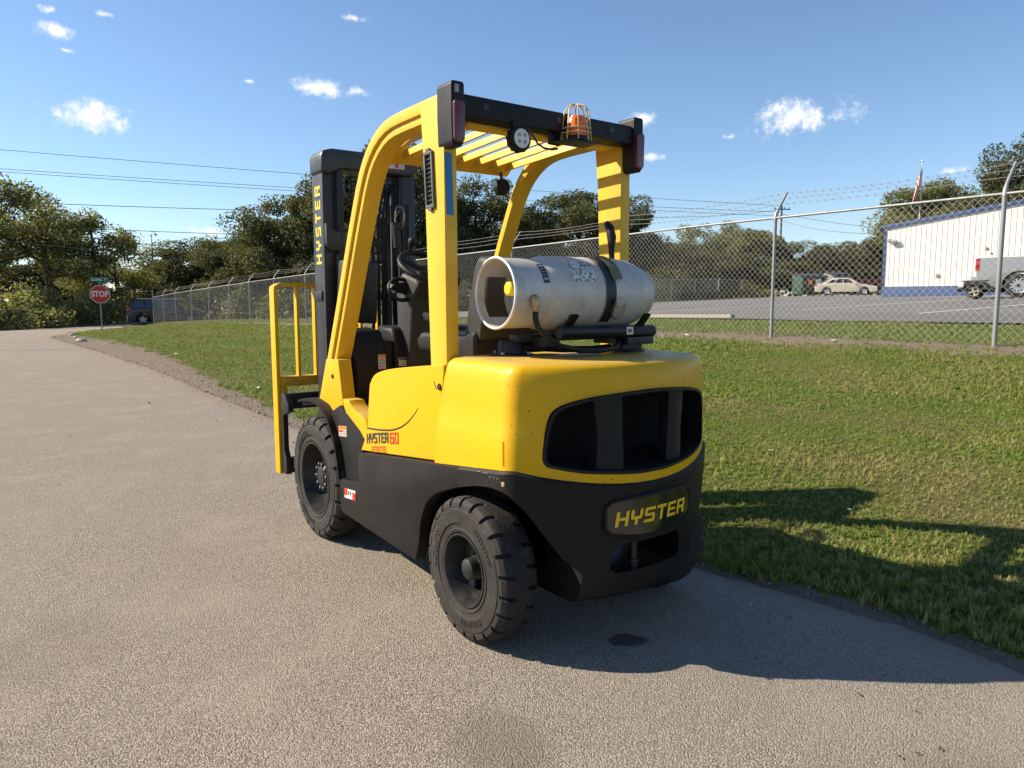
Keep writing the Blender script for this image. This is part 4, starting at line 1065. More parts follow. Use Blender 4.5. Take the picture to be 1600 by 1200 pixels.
# ---- mast ----
def channel(name, xo, depth_x, y0, y1, z0, z1, s, parent):
    t = MB(); th = .018
    t.box(s * (xo - depth_x), s * xo, y0, y0 + th, z0, z1); t.box(s * (xo - depth_x), s * xo, y1 - th, y1, z0, z1); t.box(s * (xo - th), s * xo, y0 + th, y1 - th, z0, z1)
    return t.build(name, M['mast'], parent, bevel=.003)
for s in (-1, 1):
    ch = channel('outer_mast_rail', .318, .075, 1.985, 2.15, .12, 2.20, s, fl)
    if s < 0:
        wv = text_w('HYSTER', .30, .85); sv = .475 / wv
        lettering('lettering', 'HYSTER', lambda u, v: (-.3195, 2.022 + v * 1.02, 1.585 + u), M['letter_yellow'], ch, sv, .30, 0, .85)
    channel('inner_mast_rail', .235, .07, 2.03, 2.17, .14, 2.18, s, fl)
    t = MB(); t.tube([(s * .215, 1.965, .15), (s * .215, 1.965, 1.62)], .034, 14); t.tube([(s * .215, 1.965, 1.60), (s * .215, 1.965, 2.15)], .022, 12); t.tube([(s * .215, 1.965, 1.58), (s * .215, 1.965, 1.64)], .04, 14); t.build('lift_cylinder', M['black'], fl)
    t = MB()
    for k in range(62): t.box(s * .115 - .012, s * .115 + .012, 1.985, 2.0, .45 + k * .0275, .45 + k * .0275 + .020)
    t.build('lift_chain', M['chain'], fl, smooth=0)
    t = MB(); t.lathe([(-.014, .045), (-.014, .062), (-.006, .052), (.006, .052), (.014, .062), (.014, .045), (-.014, .045)], 'X', (s * .115, 2.045, 2.08 if s < 0 else 1.96), 22); t.build('chain_sheave', M['steel'] if s > 0 else M['black'], fl)
    t = MB(); t.tube([(s * .30, 1.60, .80), (s * .30, 1.98, .86)], .035, 12); t.build('tilt_cylinder', M['black'], fl)
t = MB(); t.prism([(-.330, 2.135), (-.332, 2.23), (-.318, 2.262), (-.26, 2.280), (.28, 2.280), (.33, 2.262), (.335, 2.20), (.28, 2.160), (-.20, 2.160), (-.28, 2.120)], 'Y', 1.955, 2.155); mh = t.build('mast_head', M['mast'], fl, bevel=.02, seg=3)
sticker('warning_label', (.03, 1.9535, 2.195), (.20, 0, .004), (0, 0, .045), [(.02, .55, .6, .92, 1), (.66, .15, .78, .85, 2), (.03, .1, .6, .45, 3)], [M['cream'], M['orange_print'], M['red_print'], M['white']], mh)
t = MB(); t.prism([(-.316, 1.83), (-.26, 1.79), (-.18, 1.77), (-.18, 1.66), (-.28, 1.66), (-.316, 1.70)], 'Y', 1.945, 1.984); t.build('mast_gusset', M['mast'], fl, bevel=.01)
t = MB(); t.box(-.33, .33, 2.02, 2.14, .62, .74); t.box(-.33, .33, 2.02, 2.14, 1.36, 1.42); t.box(-.335, .335, 2.02, 2.13, .13, .25); t.build('mast_crossmember', M['mast'], fl, bevel=.006)
# hydraulic hoses and hose reel
for i, (x, dy) in enumerate(((.02, 0), (.045, .01), (.07, .02), (-.02, 0))):
    t = MB(); t.tube([(x, 1.96 - dy, .60), (x + .005, 1.95 - dy, 1.0), (x + .01, 1.95 - dy, 1.5), (x + .02, 1.96, 1.85), (x + .06, 1.98, 2.05), (x + .10, 2.0, 2.10)], .011, 8); t.build('hose', M['plastic'], fl, smooth=60)
t = MB(); t.tube([(.16, 1.955, 1.86 ), (.17, 1.955, 1.70)], .03, 10); t.tube([(.245, 1.94, 1.98 + .0), (.245, 1.94, 1.62)], .012, 8); t.tube([(.17, 1.955, 1.70), (.19, 1.95, 1.60), (.19, 1.95, 1.2)], .013, 8); t.build('hose_block', M['black'], fl, smooth=60)
t = MB(); t.tube([(.175, 1.93 , 1.93 + 0)] + [(.175 + .0, 1.93 + .06 * math.cos(2 * PI * k / 24), 1.89 + .075 * math.sin(2 * PI * k / 24)) for k in range(25)], .007, 6); t.build('hose_guide', M['steel'], fl, smooth=60)
t = MB(); t.box(-.26, -.02, 1.86, 1.95, 1.22, 1.60, rot=Matrix.Rotation(R(3), 3, 'Y')); t.build('valve_block', M['black'], fl, bevel=.015)
# ---- carriage and load backrest ----
t = MB(); t.box(-.50, .60, 2.26, 2.31, .66, .76); t.box(-.50, .60, 2.26, 2.31, .24, .34); t.box(-.22, .22, 2.14, 2.26, .26, .76); cg = t.build('carriage', M['black'], fl, bevel=.006)
for x in (-.505, .585):
    t = MB(); t.prism([(2.245, .765), (2.315, .765), (2.325, .66), (2.322, .62), (2.35, .36), (2.35, .235), (2.25, .235), (2.25, .34), (2.285, .40), (2.285, .62), (2.18, .655), (2.18, .70)], 'X', x - .004, x + .03); t.build('carriage_side', M['black'], cg, bevel=.004)
t = MB(); t.tube([(-.40, 2.22, .70), (.45, 2.22, .70)], .016, 10); t.build('shift_rod', M['steel'], cg)
BX = (-.512, .612)
for x in BX:
    t = MB(); t.box(x - .012, x + .012, 2.335, 2.425, .225, 1.43); t.build('backrest_upright', M['yellow'], fl, bevel=.004)
t = MB()
tp = [(BX[0], 1.425), (BX[0] + .004, 1.45), (BX[0] + .018, 1.468), (BX[0] + .04, 1.474), (BX[1] - .04, 1.474), (BX[1] - .018, 1.468), (BX[1] - .004, 1.45), (BX[1], 1.425)]
ti = [(BX[0] + .022, 1.425), (BX[0] + .025, 1.44), (BX[0] + .032, 1.447), (BX[0] + .045, 1.450), (BX[1] - .045, 1.450), (BX[1] - .032, 1.447), (BX[1] - .025, 1.44), (BX[1] - .022, 1.425)]
tp = [(x - .012 if i < 2 else x, z) for i, (x, z) in enumerate(tp)]; ti = [(x - .012, z) if i < 2 else (x, z) for i, (x, z) in enumerate(ti)]
n = len(tp); V = [(x, y, z) for y in (2.335, 2.425) for x, z in tp + ti]
F = []
for i in range(n - 1):
    F += [(i, i + 1, n + i + 1, n + i), (2 * n + i + 1, 2 * n + i, 3 * n + i, 3 * n + i + 1), (i, 2 * n + i, 2 * n + i + 1, i + 1), (n + i, n + i + 1, 3 * n + i + 1, 3 * n + i)]
t.add(V, F); t.build('backrest_top', M['yellow'], fl, smooth=40)
for x in (-.365, -.243, -.08, .082, .21, .322, .47):
    t = MB(); t.box(x - .009, x + .009, 2.345, 2.395, .86, 1.452); t.build('backrest_bar', M['yellow'], fl, bevel=.003)
t = MB(); t.box(-.50, .60, 2.34, 2.40, .80, .865); t.box(-.498, -.455, 2.338, 2.375, .66, .80); t.box(.555, .598, 2.338, 2.375, .66, .80); t.build('backrest_crossbar', M['yellow_worn'], fl, bevel=.004)

# ---- tank carrier on the counterweight ----
t = MB(); t.lathe([(0, .095), (.006, .095), (.010, .060), (.014, .058), (.055, .056), (.062, .050), (.064, 0)], 'Z', (-.26, .10, ZT), 24); cr = t.build('carrier_pivot', M['black'], fl, smooth=40)
for a in (0.4, 2.0, 3.6, 5.2):
    q = MB(); q.lathe([(.006, .009), (.016, .009), (.017, 0)], 'Z', (-.26 + .08 * math.cos(a), .10 + .08 * math.sin(a), ZT), 6); q.build('carrier_bolt', M['steel'], cr, smooth=20)
t = MB(); t.box(-.28, .42, .03, .09, 1.185, 1.215); t.box(-.20, -.12, -.05, .14, 1.165, 1.205); t.tube([(-.17, -.10, 1.228), (.372, -.10, 1.222)], .027, 14); t.box(.20, .36, -.12, .10, 1.165, 1.198); t.box(.20, .32, -.09, -.03, 1.14, 1.168)
t.lathe([(0, .07), (.012, .07), (.014, .05), (.04, .045)], 'Z', (.31, -.02, ZT), 18)
t.prism([(-.02, 1.21), (.30, 1.21), (.30, 1.25), (.24, 1.235), (.04, 1.235), (-.02, 1.25)], 'X', -.14, -.10) if False else None
for x in (-.12, .30):
    t.add([(x + dx, .02 + r_ * math.sin(a), 1.385 - r_ * math.cos(a)) for dx in (0, .04) for r_ in (.158, .17) for a in (-1.0, -.66, -.33, 0, .33, .66, 1.0)],
          [f for i in range(6) for f in ((i, i + 1, 8 + i, 7 + i), (14 + i + 1, 14 + i, 21 + i, 22 + i), (7 + i, 8 + i, 22 + i, 21 + i), (i + 1, i, 14 + i, 15 + i))])
    t.box(x, x + .04, -.0, .04, 1.19, 1.225)
ca = t.build('tank_carrier', M['black'], fl, bevel=.003)
sticker('carrier_label', (.185, -.1278, 1.210), (.040, 0, 0), (0, 0, .034), [(.2, .3, .8, .7, 1)], [M['white'], M['red_print']], ca)
t = MB(); t.box(.24, .352, -.1275, -.1265, 1.212, 1.240); t.build('carrier_plate', M['plastic_grey'], ca)
t = MB(); t.tube([(-.315, -.135, 1.32), (-.318, -.137, 1.29), (-.31, -.14, 1.255), (-.27, -.145, 1.215), (-.20, -.15, 1.175), (-.10, -.15, 1.155), (.02, -.14, 1.150), (.12, -.12, 1.155), (.18, -.09, 1.175), (.20, -.05, 1.20)], .012, 8); t.build('gas_hose', M['plastic'], ca, smooth=60)
t = MB(); t.tube([(-.20, .06, 1.16), (-.08, -.02, 1.152), (.05, -.06, 1.15), (.16, -.05, 1.155)], .014, 8); t.build('gas_hose', M['plastic'], ca, smooth=60)
t = MB(); t.tube([(-.312, -.12, 1.372), (-.314, -.128, 1.362), (-.315, -.134, 1.345), (-.315, -.135, 1.325), (-.315, -.135, 1.312)], [.012, .020, .020, .014, .012], 12); t.build('hose_coupling', M['brass'], ca, smooth=30)
# strap over the tank
t = MB(); na = 24
def strap(u, v):
    a = -2.5 + 4.9 * u; r_ = .1615; x = .085 + (v - .5) * .052
    return (x, .02 - r_ * math.sin(a), 1.385 + r_ * math.cos(a))
t.grid(strap, na, 2); sp = t.build('strap', M['black'], ca, smooth=60)
t = MB(); t.grid(lambda u, v: (.122 + (v - .5) * .058, .02 - .166 * math.sin(.15 + 1.05 * u), 1.385 + .166 * math.cos(.15 + 1.05 * u)), 12, 2); t.build('strap_tongue', M['strap'], sp, smooth=60)
t = MB(); q = [(.095, 1.30), (.105, 1.285), (.125, 1.278), (.145, 1.285), (.153, 1.30), (.153, 1.35), (.095, 1.35)]
t.tube([(x, .02 - math.sqrt(.172 ** 2 - (z - 1.385) ** 2) - .004, z) for x, z in q], .005, 6, closed=True); t.box(.092, .156, -.160, -.150, 1.335, 1.362); t.build('strap_buckle', M['steel'], sp, smooth=40)

# ================================================================== PROPANE TANK (a thing of its own, lying in the carrier)
tk = empty('propane_tank', (0, .02, 1.385), 0, 'scuffed silver aluminium propane tank strapped sideways on the back of the forklift', 'gas tank')
t = MB()
body = [(-.225, .139), (-.215, .143), (-.195, .150), (-.165, .1545), (-.12, .1555), (.035, .1555), (.04, .157), (.048, .157), (.053, .1555), (.22, .1555), (.28, .150), (.325, .137), (.35, .122), (.352, .118), (.385, .117), (.390, .113), (.39, .10), (.35, .09), (.35, 0)]
t.lathe(body, 'X', (0, 0, 0), 48); t.lathe([(-.225, .139), (-.24, .10), (-.255, .05), (-.26, 0)], 'X', (0, 0, 0), 48); tb = t.build('tank_body', M['alu'], tk, smooth=50)
# collar: a sheet ring with a cut-out on the far side
t = MB(); N = 48; keep = []
ang = [2 * PI * k / N for k in range(N)]
xs = [-.395, -.36, -.325, -.29, -.255, -.226]
def cut_(i, k):
    a = (ang[k] + PI / N); y, z = math.cos(a), math.sin(a)
    return 1 <= i <= 3 and y > .35 and -.75 < z < .45
for i in range(5):
    for k in range(N):
        if cut_(i, k): continue
        for r_ in (.1405, .1365):
            t.add([(xs[i], r_ * math.cos(ang[k]), r_ * math.sin(ang[k])), (xs[i], r_ * math.cos(ang[(k + 1) % N]), r_ * math.sin(ang[(k + 1) % N])),
                   (xs[i + 1], r_ * math.cos(ang[(k + 1) % N]), r_ * math.sin(ang[(k + 1) % N])), (xs[i + 1], r_ * math.cos(ang[k]), r_ * math.sin(ang[k]))], [(0, 1, 2, 3)])
o = t.build('collar', M['alu'], tk, smooth=50, fix=False)
bm = bmesh.new(); bm.from_mesh(o.data); bmesh.ops.remove_doubles(bm, verts=bm.verts, dist=1e-5); bm.to_mesh(o.data); bm.free()
t = MB(); t.tube([(-.398, .1395 * math.cos(a), .1395 * math.sin(a)) for a in ang], .0065, 8, closed=True); t.build('collar_rim', M['alu_rim'], o, smooth=60)
t = MB(); t.tube([(-.245, .0, .0), (-.30, .0, .0)], .022, 12); t.tube([(-.27, 0, 0), (-.27, -.06, -.01)], .014, 8); vv = t.build('valve', M['brass'], tk)
t = MB(); t.lathe([(-.34, 0), (-.34, .022), (-.335, .028), (-.315, .030), (-.30, .026), (-.30, 0)], 'X', (0, .0, .018), 16); t.build('valve_knob', M['letter_yellow'], vv, smooth=40)
def curl(name, x0, x1, a0, a1, r_, mats, blocks):
    t = MB()
    def f_(u, v): a = a0 + (a1 - a0) * v; return (x0 + (x1 - x0) * u, -r_ * math.sin(a), r_ * math.cos(a))
    t.grid(f_, 3, 8, 0)
    for (u0, v0, u1, v1, mi) in blocks:
        def g_(u, v): a = a0 + (a1 - a0) * (v0 + (v1 - v0) * v); rr = r_ + .0006; return (x0 + (x1 - x0) * (u0 + (u1 - u0) * u), -rr * math.sin(a), rr * math.cos(a))
        t.grid(g_, 1, 3, mi)
    return t.build(name, mats, tk, smooth=60, fix=False)
def mat_peel():
    m = NT('peeling_label'); a = m.noise(70, 5, .75); b = m.noise(18, 3, .6)
    m.set('Base Color', m.mix(m.ramp(m.math('ADD', m.math('MULTIPLY', a, .7), m.math('MULTIPLY', b, .3)), [(.44, 0.0), (.54, 1.0)]), (.14, .135, .13), (.62, .61, .59))).set('Roughness', .7); return m.mat
curl('tank_label', -.115, .01, .55, 1.25, .1562, [mat_peel()], [])
curl('collar_label', -.258, -.228, .62, 1.28, .1412, [M['ink'], M['grey_print']], [(.15, .08, .85, .2, 1), (.15, .3, .7, .36, 1), (.15, .45, .8, .5, 1), (.15, .6, .7, .65, 1), (.15, .75, .85, .88, 1)])
t = MB(); t.add([(-.36, -.126, .055), (-.30, -.1275, .055), (-.30, -.105, .085), (-.36, -.105, .085)], [(0, 1, 2, 3)]) ; 

# ================================================================== PLACEMENT BY SIGHT LINE
def sight(px, py, depth):
    """world point seen at pixel (1600x1200) at a distance along the view axis"""
    fw = Vector((math.sin(CAM_YAW) * math.cos(CAM_PITCH), math.cos(CAM_YAW) * math.cos(CAM_PITCH), -math.sin(CAM_PITCH)))
    rt = Vector((math.cos(CAM_YAW), -math.sin(CAM_YAW), 0)); up = rt.cross(fw)
    return CAM_POS + (fw + rt * ((px - 800) / 1146.4) - up * ((py - 600) / 1146.4)) * depth

# ================================================================== FOLIAGE
def leaf_material(name, ca, cb, cc, tr=.35):
    m = NT(name)
    a = m.attr('tint'); n = m.noise(.5, 3, .5, m.wpos())
    k = m.math('ADD', m.math('MULTIPLY', a, .65), m.math('MULTIPLY', n, .35))
    c = m.ramp(k, [(.2, ca), (.55, cb), (.85, cc)])
    m.set('Base Color', c).set('Roughness', .6).set('Specular IOR Level', .3)
    t = m.n.new('ShaderNodeBsdfTranslucent'); m.l.new(m.mix(1.0, c, (1.0, 1.05, .55), 'MULTIPLY'), t.inputs[0])
    x = m.n.new('ShaderNodeMixShader'); x.inputs[0].default_value = tr
    m.l.new(m.bsdf.outputs[0], x.inputs[1]); m.l.new(t.outputs[0], x.inputs[2]); m.l.new(x.outputs[0], m.out.inputs[0])
    return m.mat
LEAF = {
    'oak': leaf_material('oak_leaves', (.055, .066, .032), (.098, .108, .050), (.165, .145, .065), .45),
    'airy': leaf_material('pale_leaves', (.10, .115, .052), (.17, .185, .08), (.27, .24, .10), .5),
    'gold': leaf_material('turning_leaves', (.11, .12, .045), (.18, .175, .06), (.27, .22, .07), .5),
    'brush': leaf_material('brush_leaves', (.11, .12, .05), (.21, .21, .09), (.36, .31, .16), .5),
}
BARK = paint('bark', (.075, .062, .050), .9, .2, 0, .5, (.035, .03, .025), 5, .4)
def leaf_cloud(name, C, N_, size, mat, seed, parent=None, up=.35):
    """C: leaf centres (n,3); each leaf a small diamond"""
    rg = np.random.default_rng(seed); n = len(C)
    nr = rg.normal(size=(n, 3)); nr[:, 2] += up; nr += N_ * .5; nr /= np.linalg.norm(nr, axis=1)[:, None]
    tg = np.cross(nr, rg.normal(size=(n, 3))); tg /= np.linalg.norm(tg, axis=1)[:, None]
    bt = np.cross(nr, tg); s = size * rg.uniform(.6, 1.35, n)[:, None]
    v = np.empty((n, 4, 3)); v[:, 0] = C - tg * s; v[:, 1] = C - bt * s * .55 + nr * s * .12; v[:, 2] = C + tg * s; v[:, 3] = C + bt * s * .55 + nr * s * .12
    me = bpy.data.meshes.new(name)
    me.vertices.add(n * 4); me.vertices.foreach_set('co', v.reshape(-1).astype(np.float32))
    me.loops.add(n * 4); me.loops.foreach_set('vertex_index', np.arange(n * 4, dtype=np.int32))
    me.polygons.add(n); me.polygons.foreach_set('loop_start', np.arange(0, n * 4, 4, dtype=np.int32)); me.polygons.foreach_set('loop_total', np.full(n, 4, np.int32))
    at = me.attributes.new('tint', 'FLOAT', 'FACE'); at.data.foreach_set('value', rg.uniform(0, 1, n).astype(np.float32))
    me.update(); me.validate(); me.materials.append(mat)
    return me
def tree_proto(kind, seed):
    """unit tree: height 1, crown radius about .36; returns trunk mesh, crown mesh"""
    rg = np.random.default_rng(seed); rd = random.Random(seed)
    t = MB(); tips = []
    trunk_h = {'oak': .30, 'airy': .34, 'bare': .40, 'round': .22}[kind]
    nl = {'oak': 9, 'airy': 8, 'bare': 8, 'round': 9}[kind]
    rad = {'oak': .36, 'airy': .34, 'bare': .34, 'round': .38}[kind]
    tr = .022 if kind != 'bare' else .017
    lean = Vector((rd.uniform(-.04, .04), rd.uniform(-.04, .04), 0))
    tp = [Vector((0, 0, -.02)), Vector((0, 0, .12)) + lean * .4, Vector((0, 0, trunk_h)) + lean, Vector((0, 0, .62)) + lean * 2.0, Vector((rd.uniform(-.03, .03), rd.uniform(-.03, .03), .86)) + lean * 2]
    t.tube(tp, [tr * 1.5, tr * 1.1, tr, tr * .55, tr * .15], 7); tips.append(tp[-1])
    for i in range(nl):
        a = 2 * PI * i / nl * 1.618 * 1.0 + rd.uniform(-.3, .3); h0 = trunk_h * .7 + (.62 - trunk_h * .7) * (i / nl); base = Vector((0, 0, h0)) + lean * (h0 / .4)
        up = .18 + .5 * (i / nl); L = rad * rd.uniform(.75, 1.1)
        d = Vector((math.cos(a), math.sin(a), up)).normalized()
        mid = base + d * L * .5 + Vector((0, 0, rd.uniform(-.02, .04))); end = base + d * L + Vector((rd.uniform(-.05, .05), rd.uniform(-.05, .05), rd.uniform(0, .06)))
        t.tube([base, mid, end], [tr * .55, tr * .36, tr * .10], 5); tips.append(end); tips.append(mid)
        for j in range(4):
            p = base.lerp(end, rd.uniform(.35, .95)); dd = (d + Vector((rd.uniform(-.8, .8), rd.uniform(-.8, .8), rd.uniform(-.3, .9)))).normalized(); e2_ = p + dd * L * rd.uniform(.3, .55)
            t.tube([p, p.lerp(e2_, .5) + Vector((0, 0, .01)), e2_], [tr * .24, tr * .14, tr * .05], 4); tips.append(e2_)
            if kind in ('bare', 'airy'):
                for q in range(3):
                    p3 = p.lerp(e2_, rd.uniform(.4, 1)); e3 = p3 + (dd + Vector((rd.uniform(-.9, .9), rd.uniform(-.9, .9), rd.uniform(-.2, .8)))).normalized() * L * .28
                    t.tube([p3, e3], [tr * .10, tr * .03], 3); tips.append(e3)
    tm = t.build('x', BARK, None, smooth=60); trunk = tm.data; bpy.data.objects.remove(tm)
    cl = [Vector(p) for p in tips]
    if kind in ('oak', 'round'):
        for _ in range(34 if kind == 'oak' else 46):
            u = rg.normal(size=3); u /= np.linalg.norm(u); rr = rg.uniform(.55, 1.0)
            cl.append(Vector((u[0] * rad * rr, u[1] * rad * rr, .56 + u[2] * .38 * rr if u[2] > 0 else .56 + u[2] * .44 * rr)))
    C, Nn = [], []
    per = {'oak': 430, 'airy': 85, 'bare': 22, 'round': 430}[kind]
    cr = {'oak': .105, 'airy': .085, 'bare': .05, 'round': .105}[kind]
    for c in cl:
        n = int(per * rd.uniform(.6, 1.3)); g = rg.normal(size=(n, 3)); g /= np.linalg.norm(g, axis=1)[:, None]
        rr = rg.uniform(.25, 1, n) ** .5; k = np.array([1.15, 1.15, .75]) * cr * rd.uniform(.65, 1.25)
        C.append(np.array(c) + g * rr[:, None] * k); Nn.append(g)
    C = np.concatenate(C); Nn = np.concatenate(Nn); C[:, 2] = np.clip(C[:, 2], .05, 1.02)
    return trunk, C, Nn
PROTO = {}
def proto(kind, seed, leafmat, size):
    key = (kind, seed, leafmat)
    if key not in PROTO:
        tr, C, Nn = tree_proto(kind, seed); PROTO[key] = (tr, leaf_cloud('crown', C, Nn, size, LEAF[leafmat], seed + 5))
    return PROTO[key]
def tree(px, top, depth, wpx, kind, seed, leafmat, label, group=None, size=.0105, name='tree'):
    p = sight(px, top, depth); z0 = gz(p.x, p.y); H = p.z - z0; W = wpx / 1146.4 * depth
    e = empty(name, (p.x, p.y, z0), random.uniform(0, 6.28), label, 'tree', group)
    e.scale = (W / .80, W / .80, H * {'airy': 1.05, 'bare': 1.05}.get(kind, 1.03))
    tr, cr = proto(kind, seed, leafmat, size)
    link(bpy.data.objects.new('trunk', tr), e); link(bpy.data.objects.new('crown', cr), e)
    return e
TR = [  # px, top, depth, width px, kind, seed, leaves, label
    (-25, 268, 56, 250, 'airy', 1, 'airy', 'tall feathery tree with dark limbs at the left edge of the photo'),
    (72, 300, 60, 190, 'airy', 2, 'airy', 'feathery tree right of the tallest one at the left edge'),
    (150, 314, 62, 165, 'airy', 3, 'gold', 'tree with yellowing top behind the stop sign'),
    (236, 352, 76, 120, 'bare', 4, 'airy', 'thin half-bare tree with pale twigs behind the dark vehicle'),
    (190, 392, 70, 150, 'airy', 1, 'airy', 'low leafy tree between the stop sign and the half-bare tree'),
    (305, 366, 74, 150, 'oak', 11, 'oak', 'low dark tree right of the half-bare tree'),
    (376, 370, 68, 130, 'oak', 12, 'oak', 'dark round tree below the wires, left of the knobbly oak'),
    (436, 312, 62, 170, 'oak', 13, 'oak', 'knobbly dark oak just left of the forklift mast'),
    (520, 262, 60, 170, 'oak', 11, 'oak', 'tall dark oak directly behind the forklift mast'),
    (612, 216, 58, 210, 'oak', 12, 'oak', 'tallest dark oak, seen through the forklift cab'),
    (742, 282, 62, 160, 'oak', 13, 'oak', 'dark oak seen between the left guard post and the roof lamp'),
    (822, 318, 66, 120, 'oak', 11, 'oak', 'dark oak behind the transformer pole'),
    (902, 296, 62, 190, 'oak', 12, 'oak', 'broad oak behind the propane tank'),
    (978, 308, 64, 120, 'oak', 13, 'oak', 'dark oak just right of the right rear guard post'),
    (1096, 343, 92, 100, 'round', 21, 'airy', 'rounded pale tree rising over the far tree line'),
    (1176, 354, 90, 140, 'round', 22, 'airy', 'yellowish rounded tree left of the middle fence post'),
    (1248, 374, 88, 110, 'round', 21, 'oak', 'dark round tree right of the middle fence post'),
    (1305, 378, 90, 110, 'round', 22, 'oak', 'dark round tree above the cream sedan'),
    (1362, 366, 86, 110, 'round', 21, 'oak', 'dark round tree at the left corner of the white building'),
    (1440, 282, 84, 165, 'round', 22, 'airy', 'rounded green tree behind the building and the flag'),
    (1512, 284, 86, 140, 'round', 21, 'airy', 'rounded green tree behind the roof, right of the flag'),
    (1566, 294, 82, 120, 'round', 22, 'oak', 'small tree over the roof near the right edge'),
    (1612, 214, 70, 150, 'oak', 13, 'oak', 'tall tree cut by the right edge of the photo'),
]
for a in TR: tree(*a[:7], a[7])
for i, (px, top, d) in enumerate(((270, 420, 84), (340, 405, 88), (400, 410, 86), (470, 395, 84), (560, 380, 82), (640, 385, 80), (700, 375, 84), (780, 372, 86), (860, 378, 80), (940, 372, 84), (1010, 372, 82), (1050, 384, 92),
                                  (1120, 392, 84), (1200, 402, 84), (1275, 405, 98), (1335, 402, 98), (20, 380, 74), (100, 395, 76))):
    tree(px, top, d, 150, 'round' if i % 2 else 'oak', (21, 22, 11, 13)[i % 4], 'oak', 'low dense tree filling the dark lower tree line behind the fences', 'trees of the lower tree line')
# understorey brush: masses nobody could count
def brush(name, label, spots, seed, size, mat='brush'):
    rg = np.random.default_rng(seed); C, Nn = [], []
    for (x, y, w, h, n) in spots:
        g = rg.normal(size=(n, 3)); g /= np.linalg.norm(g, axis=1)[:, None]; rr = rg.uniform(.1, 1, n) ** .6
        hh = h * rg.uniform(.65, 1.15); lump = 1 + .25 * np.sin(g[:, 0] * 5 + x) * np.cos(g[:, 1] * 4 + y)
        p = g * rr[:, None] * lump[:, None]
        X = x + p[:, 0] * w; Y = y + p[:, 1] * w; Z = ground_z(X, Y) + np.abs(p[:, 2]) ** .8 * hh
        C.append(np.stack([X, Y, Z], 1)); Nn.append(g)
    C = np.concatenate(C); Nn = np.concatenate(Nn)
    me = leaf_cloud(name, C, Nn, size, LEAF[mat], seed + 1, up=.8)
    o = link(bpy.data.objects.new(name, me)); tag(o, label, 'brush', kind='stuff'); return o
rb = random.Random(5)
sp = []
far_pts = [(-14, 37), (-11.5, 39.8), (-8.5, 42.2), (-5.5, 44.4), (-3.2, 46.6), (-1.0, 49), (.6, 52), (2.0, 55), (3.6, 58.5), (5.2, 62), (7.5, 65.5), (11, 69), (16, 71), (22, 72), (28, 73)]
for (x, y) in far_pts:
    for k in range(3): sp.append((x + rb.uniform(-1.2, 1.2), y + 1.8 + k * 2.0 + rb.uniform(-.4, .4), rb.uniform(1.4, 2.0), rb.uniform(1.7, 2.7) + k * .5, 900))
brush('roadside_brush', 'tangled olive brush along the far side of the cross road at left', sp, 31, .13)
sp = []
for k in range(26):
    x = rb.uniform(12, 30); y = rb.uniform(36, 60); sp.append((x, y, rb.uniform(1.5, 2.6), rb.uniform(1.4, 2.8), 700))
for k in range(26):
    u = k / 25; x = 30 + 44 * u; y = 38 + 14 * u + rb.uniform(-.5, 3); sp.append((x, y + 2, rb.uniform(1.8, 2.6), rb.uniform(2.0, 4.2), 600))
for k in range(22):
    u = k / 21; x = 62 + 30 * u; y = 52 - 20 * u + rb.uniform(0, 4); sp.append((x + 4, y + 3, 3, rb.uniform(2.5, 5), 500))
brush('field_brush', 'weeds and brush growing behind the chain-link fences', sp, 33, .16, 'oak')
# brush pile by the dumpster
sp = [(56 + k * -1.9 + rb.uniform(-.5, .5), 37.5 + rb.uniform(-.4, .8) + k * .3, 1.3, rb.uniform(.6, 1.4), 260) for k in range(6)]
brush('brush_pile', 'brown pile of cut brush left of the green dumpster', sp, 35, .14, 'gold')

